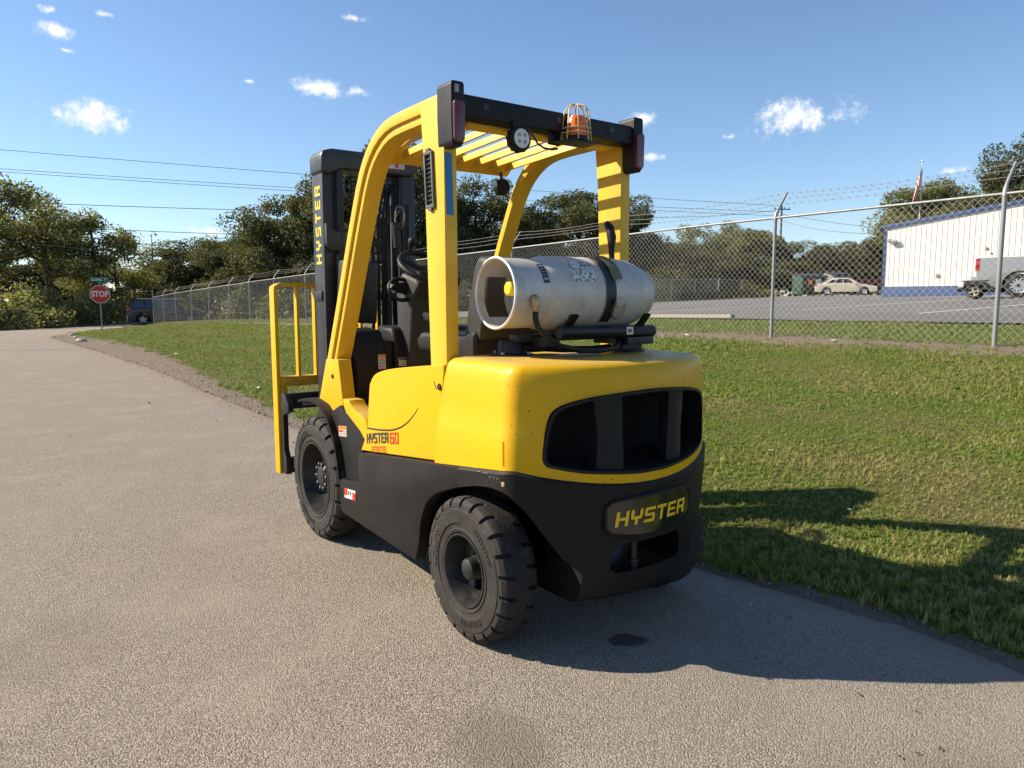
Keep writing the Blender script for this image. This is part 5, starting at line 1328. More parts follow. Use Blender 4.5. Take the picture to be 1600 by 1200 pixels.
# ---- lawn: real blades, thinning with distance --------------------------------
def grass_tufts():
    col = bpy.data.collections.new('grass_tufts')
    m = NT('grass_blades'); P = m.wpos()
    oi = m.n.new('ShaderNodeObjectInfo').outputs['Random']
    big = m.noise(.55, 5, .6, P); st = m.n.new('ShaderNodeMapping'); m.l.new(P, st.inputs[0]); st.inputs['Scale'].default_value = (2.2, .5, 1); st.inputs['Rotation'].default_value = (0, 0, .35)
    streak = m.noise(1.0, 5, .65, st.outputs[0])
    dry = m.math('ADD', m.math('MULTIPLY', big, .5), m.math('MULTIPLY', streak, .5))
    dry = m.math('ADD', dry, m.math('MULTIPLY', m.math('SUBTRACT', oi, .5), .22))
    g = m.ramp(oi, [(0, (.12, .19, .028)), (.5, (.195, .265, .043)), (1, (.28, .31, .07))])
    c = m.mix(m.ramp(dry, [(.45, 0.0), (.66, .75)]), g, (.42, .34, .16))
    m.set('Base Color', c).set('Roughness', .65).set('Specular IOR Level', .25)
    t = m.n.new('ShaderNodeBsdfTranslucent'); m.l.new(c, t.inputs[0]); x = m.n.new('ShaderNodeMixShader'); x.inputs[0].default_value = .3
    m.l.new(m.bsdf.outputs[0], x.inputs[1]); m.l.new(t.outputs[0], x.inputs[2]); m.l.new(x.outputs[0], m.out.inputs[0])
    for s in range(5):
        rd = random.Random(s + 40); b = MB()
        for k in range(11):
            a = rd.uniform(0, 6.28); r0 = rd.uniform(0, .5); h = rd.uniform(.5, 1.15); ln = rd.uniform(.15, .75); w = rd.uniform(.05, .085)
            px_, py_ = r0 * math.cos(a * 1.7), r0 * math.sin(a * 1.7); dx, dy = math.cos(a), math.sin(a)
            b.add([(px_ - dy * w, py_ + dx * w, -.05), (px_ + dy * w, py_ - dx * w, -.05), (px_ + dx * ln * .45 + dy * w * .7, py_ + dy * ln * .45 - dx * w * .7, h * .6), (px_ + dx * ln * .45 - dy * w * .7, py_ + dy * ln * .45 + dx * w * .7, h * .6), (px_ + dx * ln, py_ + dy * ln, h)],
                  [(0, 1, 2, 3), (3, 2, 4)])
        o = b.build('grass_tuft', m.mat, None, smooth=0, fix=False); COL.objects.unlink(o); col.objects.link(o)
    return col
tufts = grass_tufts()
rg = np.random.default_rng(77)
def scatter(x0, x1, y0, y1, dens, dmin, dmax, size):
    n = int((x1 - x0) * (y1 - y0) * dens); X = rg.uniform(x0, x1, n); Y = rg.uniform(y0, y1, n)
    fwx, fwy = math.sin(CAM_YAW), math.cos(CAM_YAW); dx, dy = X - CAM_POS.x, Y - CAM_POS.y; dep = dx * fwx + dy * fwy; lat = dx * fwy - dy * fwx
    keep = (dep > dmin) & (dep <= dmax) & (np.abs(lat) < dep * .78 + .8)
    e = edge_x(Y); de = X - e
    sw = np.interp(Y, [-60, -3, 1, 4, 7, 12, 18, 26, 33, 36, 60], [.08, .08, .08, .12, .27, .52, 1.05, 1.2, .9, .35, .08])
    keep &= de > sw * (1.0 + .30 * wob(X, Y, 3.1, 1) + .18 * wob(X, Y, 9.0, 2)) + rg.normal(0, .03, n)
    keep &= (np.abs(X - 7.9) > .75 * rg.uniform(0, 1.1, n)) & (Y < 55.2)
    keep &= X < 10.2 + .15 * rg.normal(size=n)
    patch = np.sin(X * 1.7 + np.sin(Y * .9)) * np.cos(Y * 1.3 + X * .4); keep &= rg.uniform(0, 1, n) < .8 + .25 * patch
    X, Y = X[keep], Y[keep]; s = size * rg.uniform(.6, 1.35, len(X)) * (1 + .25 * patch[keep]) * np.where(X - edge_x(Y) < .5, 1.35, 1.0)
    return X, Y, s
parts = [scatter(.5, 10.4, -4, 12, 1700, 0, 6.5, .024), scatter(.5, 10.4, -4, 16, 950, 6.5, 10.5, .029), scatter(.3, 10.4, 0, 30, 330, 10.5, 20, .042), scatter(.2, 10.4, 8, 56, 120, 20, 60, .06)]
# taller clumps
tall = scatter(.6, 10.2, -3, 14, 4, 0, 14, .05); parts.append(tall)
X = np.concatenate([p[0] for p in parts]); Y = np.concatenate([p[1] for p in parts]); S = np.concatenate([p[2] for p in parts])
Z = ground_z(X, Y); n = len(X)
me = bpy.data.meshes.new('grass'); me.vertices.add(n); me.vertices.foreach_set('co', np.stack([X, Y, Z], 1).reshape(-1).astype(np.float32))
at = me.attributes.new('siz', 'FLOAT', 'POINT'); at.data.foreach_set('value', S.astype(np.float32))
at = me.attributes.new('rot', 'FLOAT_VECTOR', 'POINT'); at.data.foreach_set('vector', np.stack([rg.normal(0, .15, n), rg.normal(0, .15, n), rg.uniform(0, 6.28, n)], 1).reshape(-1).astype(np.float32))
at = me.attributes.new('idx', 'INT', 'POINT'); at.data.foreach_set('value', rg.integers(0, 5, n).astype(np.int32))
grass = link(bpy.data.objects.new('grass', me)); tag(grass, 'mown grass on the bank between the road and the fence', 'grass', kind='stuff')
ng = bpy.data.node_groups.new('grass_scatter', 'GeometryNodeTree')
ng.interface.new_socket('Geometry', in_out='INPUT', socket_type='NodeSocketGeometry'); ng.interface.new_socket('Geometry', in_out='OUTPUT', socket_type='NodeSocketGeometry')
gi, go = ng.nodes.new('NodeGroupInput'), ng.nodes.new('NodeGroupOutput')
iop = ng.nodes.new('GeometryNodeInstanceOnPoints'); ci = ng.nodes.new('GeometryNodeCollectionInfo'); ci.inputs['Collection'].default_value = tufts
ci.inputs['Separate Children'].default_value = True; ci.inputs['Reset Children'].default_value = True
def named(nm, ty):
    k = ng.nodes.new('GeometryNodeInputNamedAttribute'); k.data_type = ty; k.inputs['Name'].default_value = nm
    return [o for o in k.outputs if o.enabled and o.name == 'Attribute'][0]
ng.links.new(gi.outputs[0], iop.inputs['Points']); ng.links.new(ci.outputs[0], iop.inputs['Instance']); iop.inputs['Pick Instance'].default_value = True
ng.links.new(named('idx', 'INT'), iop.inputs['Instance Index']); er = ng.nodes.new('FunctionNodeEulerToRotation'); ng.links.new(named('rot', 'FLOAT_VECTOR'), er.inputs[0]); ng.links.new(er.outputs[0], iop.inputs['Rotation'])
ng.links.new(named('siz', 'FLOAT'), iop.inputs['Scale']); ng.links.new(iop.outputs[0], go.inputs[0])
md = grass.modifiers.new('scatter', 'NODES'); md.node_group = ng
# loose grit and pebbles on the soil strip and along the road edge
pc_ = bpy.data.collections.new('pebbles')
pm = NT('pebble'); pr_ = pm.n.new('ShaderNodeObjectInfo').outputs['Random']
pm.set('Base Color', pm.ramp(pr_, [(0, (.10, .08, .06)), (.5, (.27, .22, .17)), (1, (.46, .41, .34))])).set('Roughness', .9)
for s in range(4):
    rd = random.Random(s + 90); bm = bmesh.new(); bmesh.ops.create_icosphere(bm, subdivisions=1, radius=1)
    for v in bm.verts: v.co = Vector((v.co.x * 1.2, v.co.y * .9, v.co.z * .6)) * (1 + rd.uniform(-.25, .25))
    me = bpy.data.meshes.new('pebble'); bm.to_mesh(me); bm.free(); me.materials.append(pm.mat); pc_.objects.link(bpy.data.objects.new('pebble', me))
ng2 = ng.copy(); [k for k in ng2.nodes if k.bl_idname == 'GeometryNodeCollectionInfo'][0].inputs['Collection'].default_value = pc_
n = 16000; Y = rg.uniform(-3.5, 34, n) ; Y[:14500] = rg.uniform(4.5, 34, 14500)
sw = np.interp(Y, [-60, -3, 1, 4, 7, 12, 18, 26, 33, 36, 60], [.08, .08, .08, .12, .27, .52, 1.05, 1.2, .9, .35, .08])
off = np.where(rg.uniform(0, 1, n) < .72, rg.uniform(-.05, 1.0, n) * sw, -np.abs(rg.normal(0, .35, n)))
X = edge_x(Y) + off; Z = np.where(off > 0, ground_z(X, Y), road_z(Y) + .004); S = np.clip(rg.lognormal(-5.5, .55, n), .0015, .03) * np.where(off < -.05, .6, 1)
me = bpy.data.meshes.new('gravel'); me.vertices.add(n); me.vertices.foreach_set('co', np.stack([X, Y, Z], 1).reshape(-1).astype(np.float32))
at = me.attributes.new('siz', 'FLOAT', 'POINT'); at.data.foreach_set('value', S.astype(np.float32))
at = me.attributes.new('rot', 'FLOAT_VECTOR', 'POINT'); at.data.foreach_set('vector', rg.uniform(0, 6.28, (n, 3)).reshape(-1).astype(np.float32))
at = me.attributes.new('idx', 'INT', 'POINT'); at.data.foreach_set('value', rg.integers(0, 4, n).astype(np.int32))
gravel = link(bpy.data.objects.new('gravel', me)); tag(gravel, 'loose grit and pebbles along the right edge of the road', 'gravel', kind='stuff')
gravel.modifiers.new('scatter', 'NODES').node_group = ng2

# ================================================================== VEHICLES
M['glass'] = NT('dark_window_glass').set('Base Color', (.02, .024, .028, 1)).set('Roughness', .06).set('Specular IOR Level', .8).mat
M['chrome'] = paint('bright_wheel_metal', (.55, .55, .55), .3, .5, 0, .3, (.2, .2, .2), 9, 0, .7)
def car_paint(name, col): return paint(name, col, .28, .5, .35, .12, tuple(x * .7 for x in col), 2, 0, .2)
def arc_pts(cx, r, z0, n=8):
    a0 = math.asin(max(-1, min(1, (z0 - .0) / r))) if z0 < r else 0
    return [(cx - r * math.cos(a0 + (PI - 2 * a0) * i / n), r * math.sin(a0 + (PI - 2 * a0) * i / n)) for i in range(n + 1)]
def car_wheel(root, x, y, r, w, rimmat, spokes=5):
    s = 1 if y > 0 else -1
    t = MB(); t.lathe([(-w / 2, r * .64), (-w / 2, r * .9), (-w * .4, r), (w * .4, r), (w / 2, r * .9), (w / 2, r * .64)], 'Y', (x, y, r), 22); o = t.build('tyre', M['rubber'], root)
    t = MB(); yo = y + s * w * .42; t.lathe([(0, r * .66), (-s * .03, r * .60), (-s * .05, r * .2), (-s * .05, 0)], 'Y', (x, yo, r), 22); ri = t.build('rim', M['plastic'], o)
    t = MB(); t.lathe([(0, r * .66), (s * .012, r * .63), (0, r * .58)], 'Y', (x, yo, r), 22)
    for k in range(spokes):
        a = 2 * PI * k / spokes + .3; c, q = math.cos(a), math.sin(a); wdt = r * .09
        t.add([(x + c * rr - q * ww, yo + s * .004 + dy, r + q * rr + c * ww) for rr, ww, dy in ((r * .1, -wdt, 0), (r * .1, wdt, 0), (r * .62, wdt * .8, 0), (r * .62, -wdt * .8, 0))], [(0, 1, 2, 3)])
    t.build('spokes', rimmat, o, smooth=30)
def car(name, label, cat, loc, rz, L, W, paintm, body, wheels, wr, house, glass_rects, extras=None, spokes=5, rimmat=None):
    """local frame: x forward (front at +L/2), y left, z up. body: upper outline (x,z) rear->front; house: (x0b,x0t,x1t,x1b,zb,zt) cabin"""
    root = empty(name, loc, rz, label, cat); h = W / 2
    low = []
    zb = .28
    pts = [(-L / 2 + .05, zb)]
    for cx in wheels:
        pts += [(cx - wr * 1.18, zb)] + [(cx - wr * 1.18 * math.cos(PI * i / 10), wr + max(zb - wr, 0) + wr * 1.18 * math.sin(PI * i / 10)) for i in range(1, 10)] + [(cx + wr * 1.18, zb)]
    pts += [(L / 2 - .05, zb)]
    poly = pts + list(reversed(body))
    t = MB(); t.prism([(x, z) for x, z in poly], 'Y', -h, h); bo = t.build('body', paintm, root, bevel=.05, seg=3)
    t = MB(); t.box(-L / 2 + .3, L / 2 - .3, -h + .12, h - .12, .2, .62); t.build('underbody', M['interior'], root)
    if house:
        x0b, x0t, x1t, x1b, z0, z1 = house; i1 = .06; i2 = .20
        v = [(x0b, -h + i1, z0), (x1b, -h + i1, z0), (x1b, h - i1, z0), (x0b, h - i1, z0), (x0t, -h + i2, z1), (x1t, -h + i2, z1), (x1t, h - i2, z1), (x0t, h - i2, z1)]
        t = MB(); t.add(v, [(3, 2, 1, 0), (4, 5, 6, 7), (0, 1, 5, 4), (1, 2, 6, 5), (2, 3, 7, 6), (3, 0, 4, 7)]); t.build('cabin', paintm, root, bevel=.06, seg=3)
        def sidept(u, w_, s, off=.012):   # u along base->, w_ height 0..1
            xa = x0b + (x0t - x0b) * w_; xb = x1b + (x1t - x1b) * w_; return (xa + (xb - xa) * u, s * (h - i1 - (i2 - i1) * w_ + off), z0 + (z1 - z0) * w_)
        for s in (-1, 1):
            for (u0, u1, w0, w1) in glass_rects:
                t = MB(); t.add([sidept(u0, w0, s), sidept(u1, w0, s), sidept(u1, w1, s), sidept(u0, w1, s)], [(0, 1, 2, 3)]); t.build('window', M['glass'], root, smooth=0)
        for (xb, xt, sg) in ((x0b, x0t, -1), (x1b, x1t, 1)):
            t = MB(); o_ = sg * .012
            t.add([(xb + (xt - xb) * .12 + o_, -h + .18, z0 + (z1 - z0) * .12), (xb + (xt - xb) * .12 + o_, h - .18, z0 + (z1 - z0) * .12), (xb + (xt - xb) * .88 + o_, h - .26, z0 + (z1 - z0) * .88), (xb + (xt - xb) * .88 + o_, -h + .26, z0 + (z1 - z0) * .88)], [(0, 1, 2, 3)])
            t.build('windscreen' if sg > 0 else 'rear_window', M['glass'], root, smooth=0)
    for cx in wheels:
        for s in (-1, 1): car_wheel(root, cx, s * (h - .11), wr, .22, rimmat or M['chrome'], spokes)
    if extras: extras(root, h)
    return root
M['tail_red'] = mat_lens('tail_lamp_red', (.35, .012, .015))
M['head_lamp'] = mat_lens('head_lamp', (.6, .6, .6))
# dark SUV on the cross road
def suv_x(root, h):
    for s in (-1, 1):
        t = MB(); t.box(-2.63, -2.44, s * h - s * .16, s * h + s * .006, .98, 1.28); t.build('tail_light', M['tail_red'], root, bevel=.02)
        t = MB(); t.box(-1.9, 1.2, s * (h - .24) - .02, s * (h - .24) + .02, 1.90, 1.93); t.build('roof_rail', M['chrome'], root)
        t = MB(); t.box(.85, 1.02, s * (h + .02), s * (h + .20), 1.12, 1.28); t.build('mirror', M['plastic'], root, bevel=.02)
        t = MB(); t.box(2.45, 2.62, s * h - s * .35, s * h - s * .02, .82, .98); t.build('headlight', M['head_lamp'], root, bevel=.02)
    t = MB(); t.box(-2.68, -2.50, -h + .04, h - .04, .42, .72); t.build('rear_bumper', M['chrome'], root, bevel=.04)
    t = MB(); t.box(-2.655, -2.635, -.26, .26, .80, .95); t.build('number_plate', M['white'], root)
    t = MB(); t.box(-2.66, -2.63, -h + .2, h - .2, .98, 1.08); t.build('tailgate_trim', M['chrome'], root, bevel=.01)
sp_ = sight(190, 500, 57.0)
suv = car('parked_suv', 'dark navy SUV at the cross road, half hidden by the far fence corner', 'car', (sp_.x + 2.6, 58.4, float(road_z(58.4)) + .01), R(-8), 5.3, 2.02, car_paint('navy_car_paint', (.006, .010, .022)),
    [(-2.62, .42), (-2.64, .8), (-2.60, 1.12), (-2.3, 1.20), (1.0, 1.16), (1.2, 1.14), (2.3, 1.04), (2.58, .92), (2.64, .6)], (-1.62, 1.60), .40, (-2.50, -2.28, .55, 1.30, 1.14, 1.88),
    [(.05, .26, .18, .85), (.30, .55, .18, .85), (.58, .84, .18, .85)], suv_x)
# cream sedan
def sed_x(root, h):
    for s in (-1, 1):
        t = MB(); t.box(-2.42, -2.22, s * h - s * .3, s * h + s * .004, .78, .92); t.build('tail_light', M['tail_red'], root, bevel=.02)
        t = MB(); t.box(2.16, 2.38, s * h - s * .3, s * h + s * .002, .62, .74); t.build('headlight', M['head_lamp'], root, bevel=.02)
        t = MB(); t.box(.62, .78, s * (h + .01), s * (h + .16), .96, 1.08); t.build('mirror', M['white'], root, bevel=.02)
        for x in (-.15, -.95):
            t = MB(); t.box(x, x + .16, s * (h + .002), s * (h + .02), .84, .87); t.build('door_handle', M['chrome'], root)
p0, p1 = sight(1275, 462, 62.5), sight(1366, 462, 62.5)
pc = (p0 + p1) / 2
car('parked_sedan', 'cream four-door sedan parked side-on at the far end of the lot', 'car', (pc.x, pc.y, gz(pc.x, pc.y) + .03), R(-59), 4.86, 1.84, car_paint('cream_car_paint', (.62, .55, .42)),
    [(-2.40, .40), (-2.43, .72), (-2.36, .92), (-2.1, 1.0), (-1.6, 1.0), (.9, .96), (1.5, .90), (2.2, .76), (2.40, .62), (2.42, .4)], (-1.45, 1.42), .325, (-1.95, -.95, .25, 1.12, .96, 1.45),
    [(.12, .30, .15, .72), (.33, .56, .15, .86), (.59, .86, .15, .84)], sed_x, 10)
# silver pickup
def truck_x(root, h):
    for s in (-1, 1):
        t = MB(); t.box(-2.92, -2.78, s * h - s * .16, s * h + s * .006, .92, 1.36); tl = t.build('tail_light', M['tail_red'], root, bevel=.02)
        t = MB(); t.box(-2.925, -2.915, s * h - s * .13, s * h - s * .03, 1.08, 1.2); t.build('lens', M['lens_white'], tl)
        t = MB(); t.box(-2.86, -.62, s * (h - .10), s * (h - .02), 1.375, 1.41); t.build('bed_rail_cap', M['white'], root, bevel=.01)
    t = MB(); t.box(-3.06, -2.86, -h + .05, h - .05, .55, .74); t.build('rear_bumper', M['chrome'], root, bevel=.03)
    t = MB(); t.box(-2.80, -.70, -h + .14, h - .14, 1.30, 1.392); t.build('bed_liner', M['interior'], root)
    t = MB(); t.tube([(-2.95, 0, .45), (-3.25, 0, .45), (-3.25, 0, .52)], .03, 8); t.build('tow_hitch', M['steel'], root)
tw_ = sight(1592, 447, 25.2); ang = math.atan2(-.586, .81) - R(37)
dirv = Vector((math.cos(ang), math.sin(ang)))
side = Vector((math.sin(ang), -math.cos(ang)))       # camera side of the truck (its right)
tc = Vector((tw_.x, tw_.y)) + dirv * 1.62 - side * .90
tz = gz(tw_.x, tw_.y) + .03
car('pickup_truck', 'silver pickup truck in the lot, cut off by the right edge of the photo', 'truck', (tc.x, tc.y, tz), ang, 5.85, 2.03, car_paint('silver_car_paint', (.26, .265, .27)),
    [(-2.86, .60), (-2.88, .80), (-2.88, 1.37), (-.66, 1.37), (-.60, 1.32), (1.2, 1.28), (1.5, 1.26), (2.6, 1.20), (2.85, 1.05), (2.9, .6)], (-1.62, 1.85), .41, (-.60, -.42, .95, 1.55, 1.28, 1.92),
    [(.06, .42, .15, .85), (.46, .80, .15, .85)], truck_x, 12)
# small tow dolly behind the pickup
dd = sight(1524, 454, 25.0); dl = empty('tow_dolly', (dd.x, dd.y, gz(dd.x, dd.y) + .03), ang, 'small battered dolly with a cream wheel just behind the silver pickup', 'dolly')
for s in (-1, 1):
    car_wheel(dl, .0, s * .5, .235, .16, M['cream'], 4)
    t = MB(); t.prism([(-.36, .30), (-.38, .46), (-.30, .56), (.20, .58), (.36, .50), (.38, .34), (.30, .34), (.24, .46), (-.22, .46), (-.28, .30)], 'Y', s * .42, s * .62); t.build('fender', M['plastic_grey'], dl, bevel=.02)
    t = MB(); t.tube([(.30, s * .52, .34), (.45, s * .45, .42), (.56, s * .4, .25), (.7, s * .2, .2)], .03, 6); t.build('side_frame', M['galv'], dl)
t = MB(); t.box(-.42, .40, -.45, .45, .36, .44); t.box(-.5, -.36, -.5, .5, .24, .34); t.tube([(.4, 0, .38), (.62, 0, .36)], .04, 8); t.build('deck', M['black'], dl, bevel=.02)
t = MB(); t.prism([(-.40, .50), (-.30, .58), (.30, .60), (.38, .63), (-.36, .62)], 'Y', -.55, .64); t.build('deck_board', M['galv'], dl, bevel=.015)
t = MB(); t.box(-.44, -.28, -.66, -.50, .38, .56); t.build('corner_cap', M['white'], dl, bevel=.02)
# maroon railed trailer behind the sedan
mt = sight(1362, 461, 67); me_ = empty('utility_trailer', (mt.x, mt.y, gz(mt.x, mt.y) + .03), math.atan2(p1.y - p0.y, p1.x - p0.x), 'maroon railed trailer half hidden between the cream sedan and the white building', 'trailer')
M['maroon'] = paint('maroon_paint', (.16, .02, .035), .5)
t = MB(); t.box(-1.6, 1.6, -.9, .9, .45, .60); t.build('bed', M['cream'], me_, bevel=.02)
for s in (-1, 1):
    for k in range(6):
        x = -1.55 + k * .62; t = MB(); t.box(x, x + .05, s * .86, s * .9, .60, 1.5 - .04 * k); t.build('stake', M['maroon'], me_)
    for z in (.80, 1.08, 1.38):
        t = MB(); t.box(-1.58, 1.6, s * .905, s * .93, z, z + .13); t.build('side_board', M['maroon'], me_, bevel=.005)
    car_wheel(me_, .3, s * .98, .33, .2, M['white'], 5)
# dumpsters
def dumpster(name, label, px, py, d, W, H, colr, stickers):
    p = sight(px, py, d); e = empty(name, (p.x, p.y, gz(p.x, p.y) + .03), -CAM_YAW + R(6), label, 'dumpster')
    m_ = paint(name + '_paint', colr, .6, .4, 0, .5, (.10, .08, .06), 3)
    MB().prism([(-.75, .12), (-.95, H * .72), (-.92, H * .80), (.95, H * .95), (.80, .12)], 'X', -W / 2, W / 2).build('bin', m_, e, bevel=.02)
    t = MB(); t.add([(-W / 2 - .03, -.98, H * .81), (W / 2 + .03, -.98, H * .81), (W / 2 + .03, .98, H * .97), (-W / 2 - .03, .98, H * .97), (-W / 2 - .03, -.98, H * .86), (W / 2 + .03, -.98, H * .86), (W / 2 + .03, .98, H * 1.02), (-W / 2 - .03, .98, H * 1.02)],
                    [(0, 1, 2, 3), (4, 5, 6, 7), (0, 1, 5, 4), (1, 2, 6, 5), (2, 3, 7, 6), (3, 0, 4, 7)]); t.build('lid', M['plastic_grey'], e, bevel=.01)
    for x in (-W / 2 + .1, 0, W / 2 - .1):
        t = MB(); t.box(x - .05, x + .05, -.96, -.88, .2, H * .7); t.build('rib', m_, e, bevel=.01)
    for (x, z, w, h, mt_) in stickers:
        t = MB(); t.box(x, x + w, -.985, -.965, z, z + h); t.build('notice', mt_, e)
dumpster('green_dumpster', 'green metal dumpster with orange and white notices, left of the cream sedan', 1264, 464, 65, 2.3, 1.95, (.018, .05, .045), [(-.62, .95, .36, .42, M['orange_print']), (.05, .95, .50, .45, M['white']), (.88, 1.05, .24, .26, M['white'])])
dumpster('grey_dumpster', 'grey metal bin standing behind the roof of the cream sedan', 1307, 462, 72, 1.8, 2.35, (.16, .16, .17), [])

# ================================================================== STREET FURNITURE
def text_mesh(name, body, size, mat, parent, loc, rot, extr=.0, bold=.0, sx=1):
    cu = bpy.data.curves.new(name, 'FONT'); cu.body = body; cu.size = size; cu.align_x = 'CENTER'; cu.align_y = 'CENTER'; cu.offset = bold; cu.extrude = extr; cu.resolution_u = 3
    o = bpy.data.objects.new(name, cu); COL.objects.link(o); bpy.context.view_layer.update()
    me = bpy.data.meshes.new_from_object(o.evaluated_get(bpy.context.evaluated_depsgraph_get())); bpy.data.objects.remove(o)
    me.materials.clear(); me.materials.append(mat)
    k = link(bpy.data.objects.new(name, me), parent); k.location = loc; k.rotation_euler = rot; k.scale = (sx, 1, 1); return k
ss = sight(159, 500, 33.5); sz_ = gz(ss.x, ss.y); top = sight(159.5, 459, 33.5).z
sg = empty('stop_sign', (ss.x, ss.y, sz_), -CAM_YAW + R(31), 'red octagonal stop sign on a thin steel post at the grass corner', 'sign')
M['sign_red'] = paint('sign_red', (.50, .018, .022), .45, .4, 0, .2, (.3, .012, .018), 4, 0)
M['sign_green'] = paint('sign_green', (.005, .17, .11), .45, .4, 0, .2, (.01, .1, .07), 4, 0)
hc = top - sz_; ro = .43
t = MB(); t.box(-.028, .028, .012, .045, -.1, hc + .62); t.build('post', M['galv'], sg)
octo = lambda r_: [(r_ * math.cos(PI / 8 + PI / 4 * k), hc + r_ * math.sin(PI / 8 + PI / 4 * k)) for k in range(8)]
pl = MB().prism(octo(ro), 'Y', -.003, .003).build('plate', M['white'], sg)
MB().prism(octo(ro * .94), 'Y', -.006, -.0035).build('face', M['sign_red'], pl)
text_mesh('lettering', 'STOP', .36, M['white'], pl, (0, -.0085, hc - .0), (PI / 2, 0, 0), 0, .012, .78)
t = MB(); t.box(-.38, .38, -.014, -.008, hc + .58, hc + .76); b1 = t.build('street_blade', M['sign_green'], sg)
text_mesh('lettering', 'Luna', .21, M['white'], b1, (-.10, -.017, hc + .67), (PI / 2, 0, 0), 0, .004)
text_mesh('lettering', 'RD', .08, M['white'], b1, (.25, -.017, hc + .69), (PI / 2, 0, 0), 0, .003)
t = MB(); t.box(-.006, .0, -.34, .34, hc + .44, hc + .57); t.v = [(p[0] * .9 + p[1] * .3, p[1] * .9 - p[0] * .3 + .02, p[2]) for p in t.v]; t.build('street_blade', M['sign_green'], sg)
# utility poles
def pole(px, top, d, label, transformer, arm):
    p = sight(px, top, d); z0 = gz(p.x, p.y); e = empty('utility_pole', (p.x, p.y, z0), -CAM_YAW + R(12), label, 'utility pole'); H = p.z - z0
    t = MB(); t.tube([(0, 0, -.3), (0, 0, H)], [.17, .11], 10); t.build('shaft', M['wood_pole'], e, smooth=60)
    if arm:
        t = MB(); t.box(-1.1, 1.1, -.16, -.05, H - .5, H - .38); a_ = t.build('crossarm', M['wood_pole'], e)
        for x in (-1.0, -.35, .35, 1.0):
            q = MB(); q.lathe([(0, .03), (.08, .05), (.14, .06), (.2, .03), (.22, 0)], 'Z', (x, -.1, H - .38), 8); q.build('insulator', M['plastic_grey'], a_)
    if transformer:
        for x in (-.62, .55):
            q = MB(); q.lathe([(0, .22), (.03, .26), (.75, .26), (.82, .2), (.86, .0)], 'Z', (x, -.1, H - 2.1 + (.15 if x > 0 else 0)), 14, cap=False); q.build('transformer', plain('transformer_grey', (.45, .46, .47), .5), e)
        t = MB(); t.box(-.6, .55, -.05, .02, H - 1.6, H - 1.5); t.build('bracket', M['galv'], e)
    return p
pa = pole(1222, 322, 92, 'wooden utility pole with a crossarm, just left of the middle fence post', False, True)
pb = pole(813, 318, 74, 'wooden utility pole with grey transformers behind the forklift roof', True, True)
# overhead cables, one object each
def cable(a, b, sag, label, r_=.022):
    A, B = sight(*a), sight(*b); o = empty if False else None
    t = MB(); n = 24; t.tube([A.lerp(B, i / n) - Vector((0, 0, sag * 4 * (i / n) * (1 - i / n))) for i in range(n + 1)], r_, 4, cap=False)
    tag(t.build('overhead_cable', M['wire'], None, smooth=0), label, 'cable', 'overhead cables')
cable((-500, 188, 60), (1222, 322, 92), .5, 'highest overhead cable, crossing the sky at upper left')
cable((-500, 226, 60), (1221, 332, 92), .5, 'upper cable of the close pair below the highest cable')
cable((-500, 230, 60), (1223, 338, 92), .5, 'lower cable of the close pair below the highest cable')
cable((-500, 286, 44), (813, 330, 70), .6, 'overhead cable crossing in front of the yellowing tree top')
cable((-500, 318, 44), (813, 372, 70), .6, 'overhead cable passing just above the half-bare tree')
cable((-500, 288, 44), (813, 436, 62), .5, 'sloping overhead cable through the half-bare tree')
cable((-500, 316, 44), (813, 444, 62), .5, 'lowest sloping overhead cable in front of the left trees')
cable((1222, 335, 92), (1700, 372, 70), .8, 'overhead cable running right from the far pole towards the building')
cable((1222, 345, 92), (1420, 366, 46), .5, 'thin service cable from the far pole to the white building', .016)
cable((813, 326, 74), (1222, 328, 92), .9, 'overhead cable slung between the two utility poles')
# flagpole and flag
fp = sight(1442, 254, 70); fz = gz(fp.x, fp.y); fe = empty('flagpole', (fp.x, fp.y, fz), 0, 'white flagpole with a ball top rising behind the building roof', 'flagpole'); FHt = fp.z - fz
t = MB(); t.tube([(0, 0, -.2), (0, 0, FHt)], [.07, .045], 10); t.build('pole', M['white'], fe, smooth=60)
t = MB(); t.lathe([(0, .03), (.05, .1), (.1, .12), (.16, .1), (.2, 0)], 'Z', (0, 0, FHt), 12); t.build('ball', plain('pale_ball', (.5, .58, .66), .3), fe, smooth=60)
def mat_flag():
    m = NT('flag_cloth'); a = m.n.new('ShaderNodeUVMap').outputs[0]; u, v, _ = m.sep(a)
    st = m.math('GREATER_THAN', m.math('FRACT', m.math('MULTIPLY', v, 6.5)), .5)
    c = m.mix(st, (.45, .02, .035), (.70, .67, .65))
    can = m.math('MULTIPLY', m.math('LESS_THAN', u, .4), m.math('GREATER_THAN', v, .46))
    star = m.voro(1.0, None); mp = m.n.new('ShaderNodeMapping'); m.l.new(a, mp.inputs[0]); mp.inputs['Scale'].default_value = (14, 12, 1)
    stars = m.math('LESS_THAN', m.voro(1.0, mp.outputs[0], rand=0), .25)
    c = m.mix(can, c, m.mix(stars, (.02, .03, .12), (.65, .65, .66)))
    m.set('Base Color', c).set('Roughness', .8); return m.mat
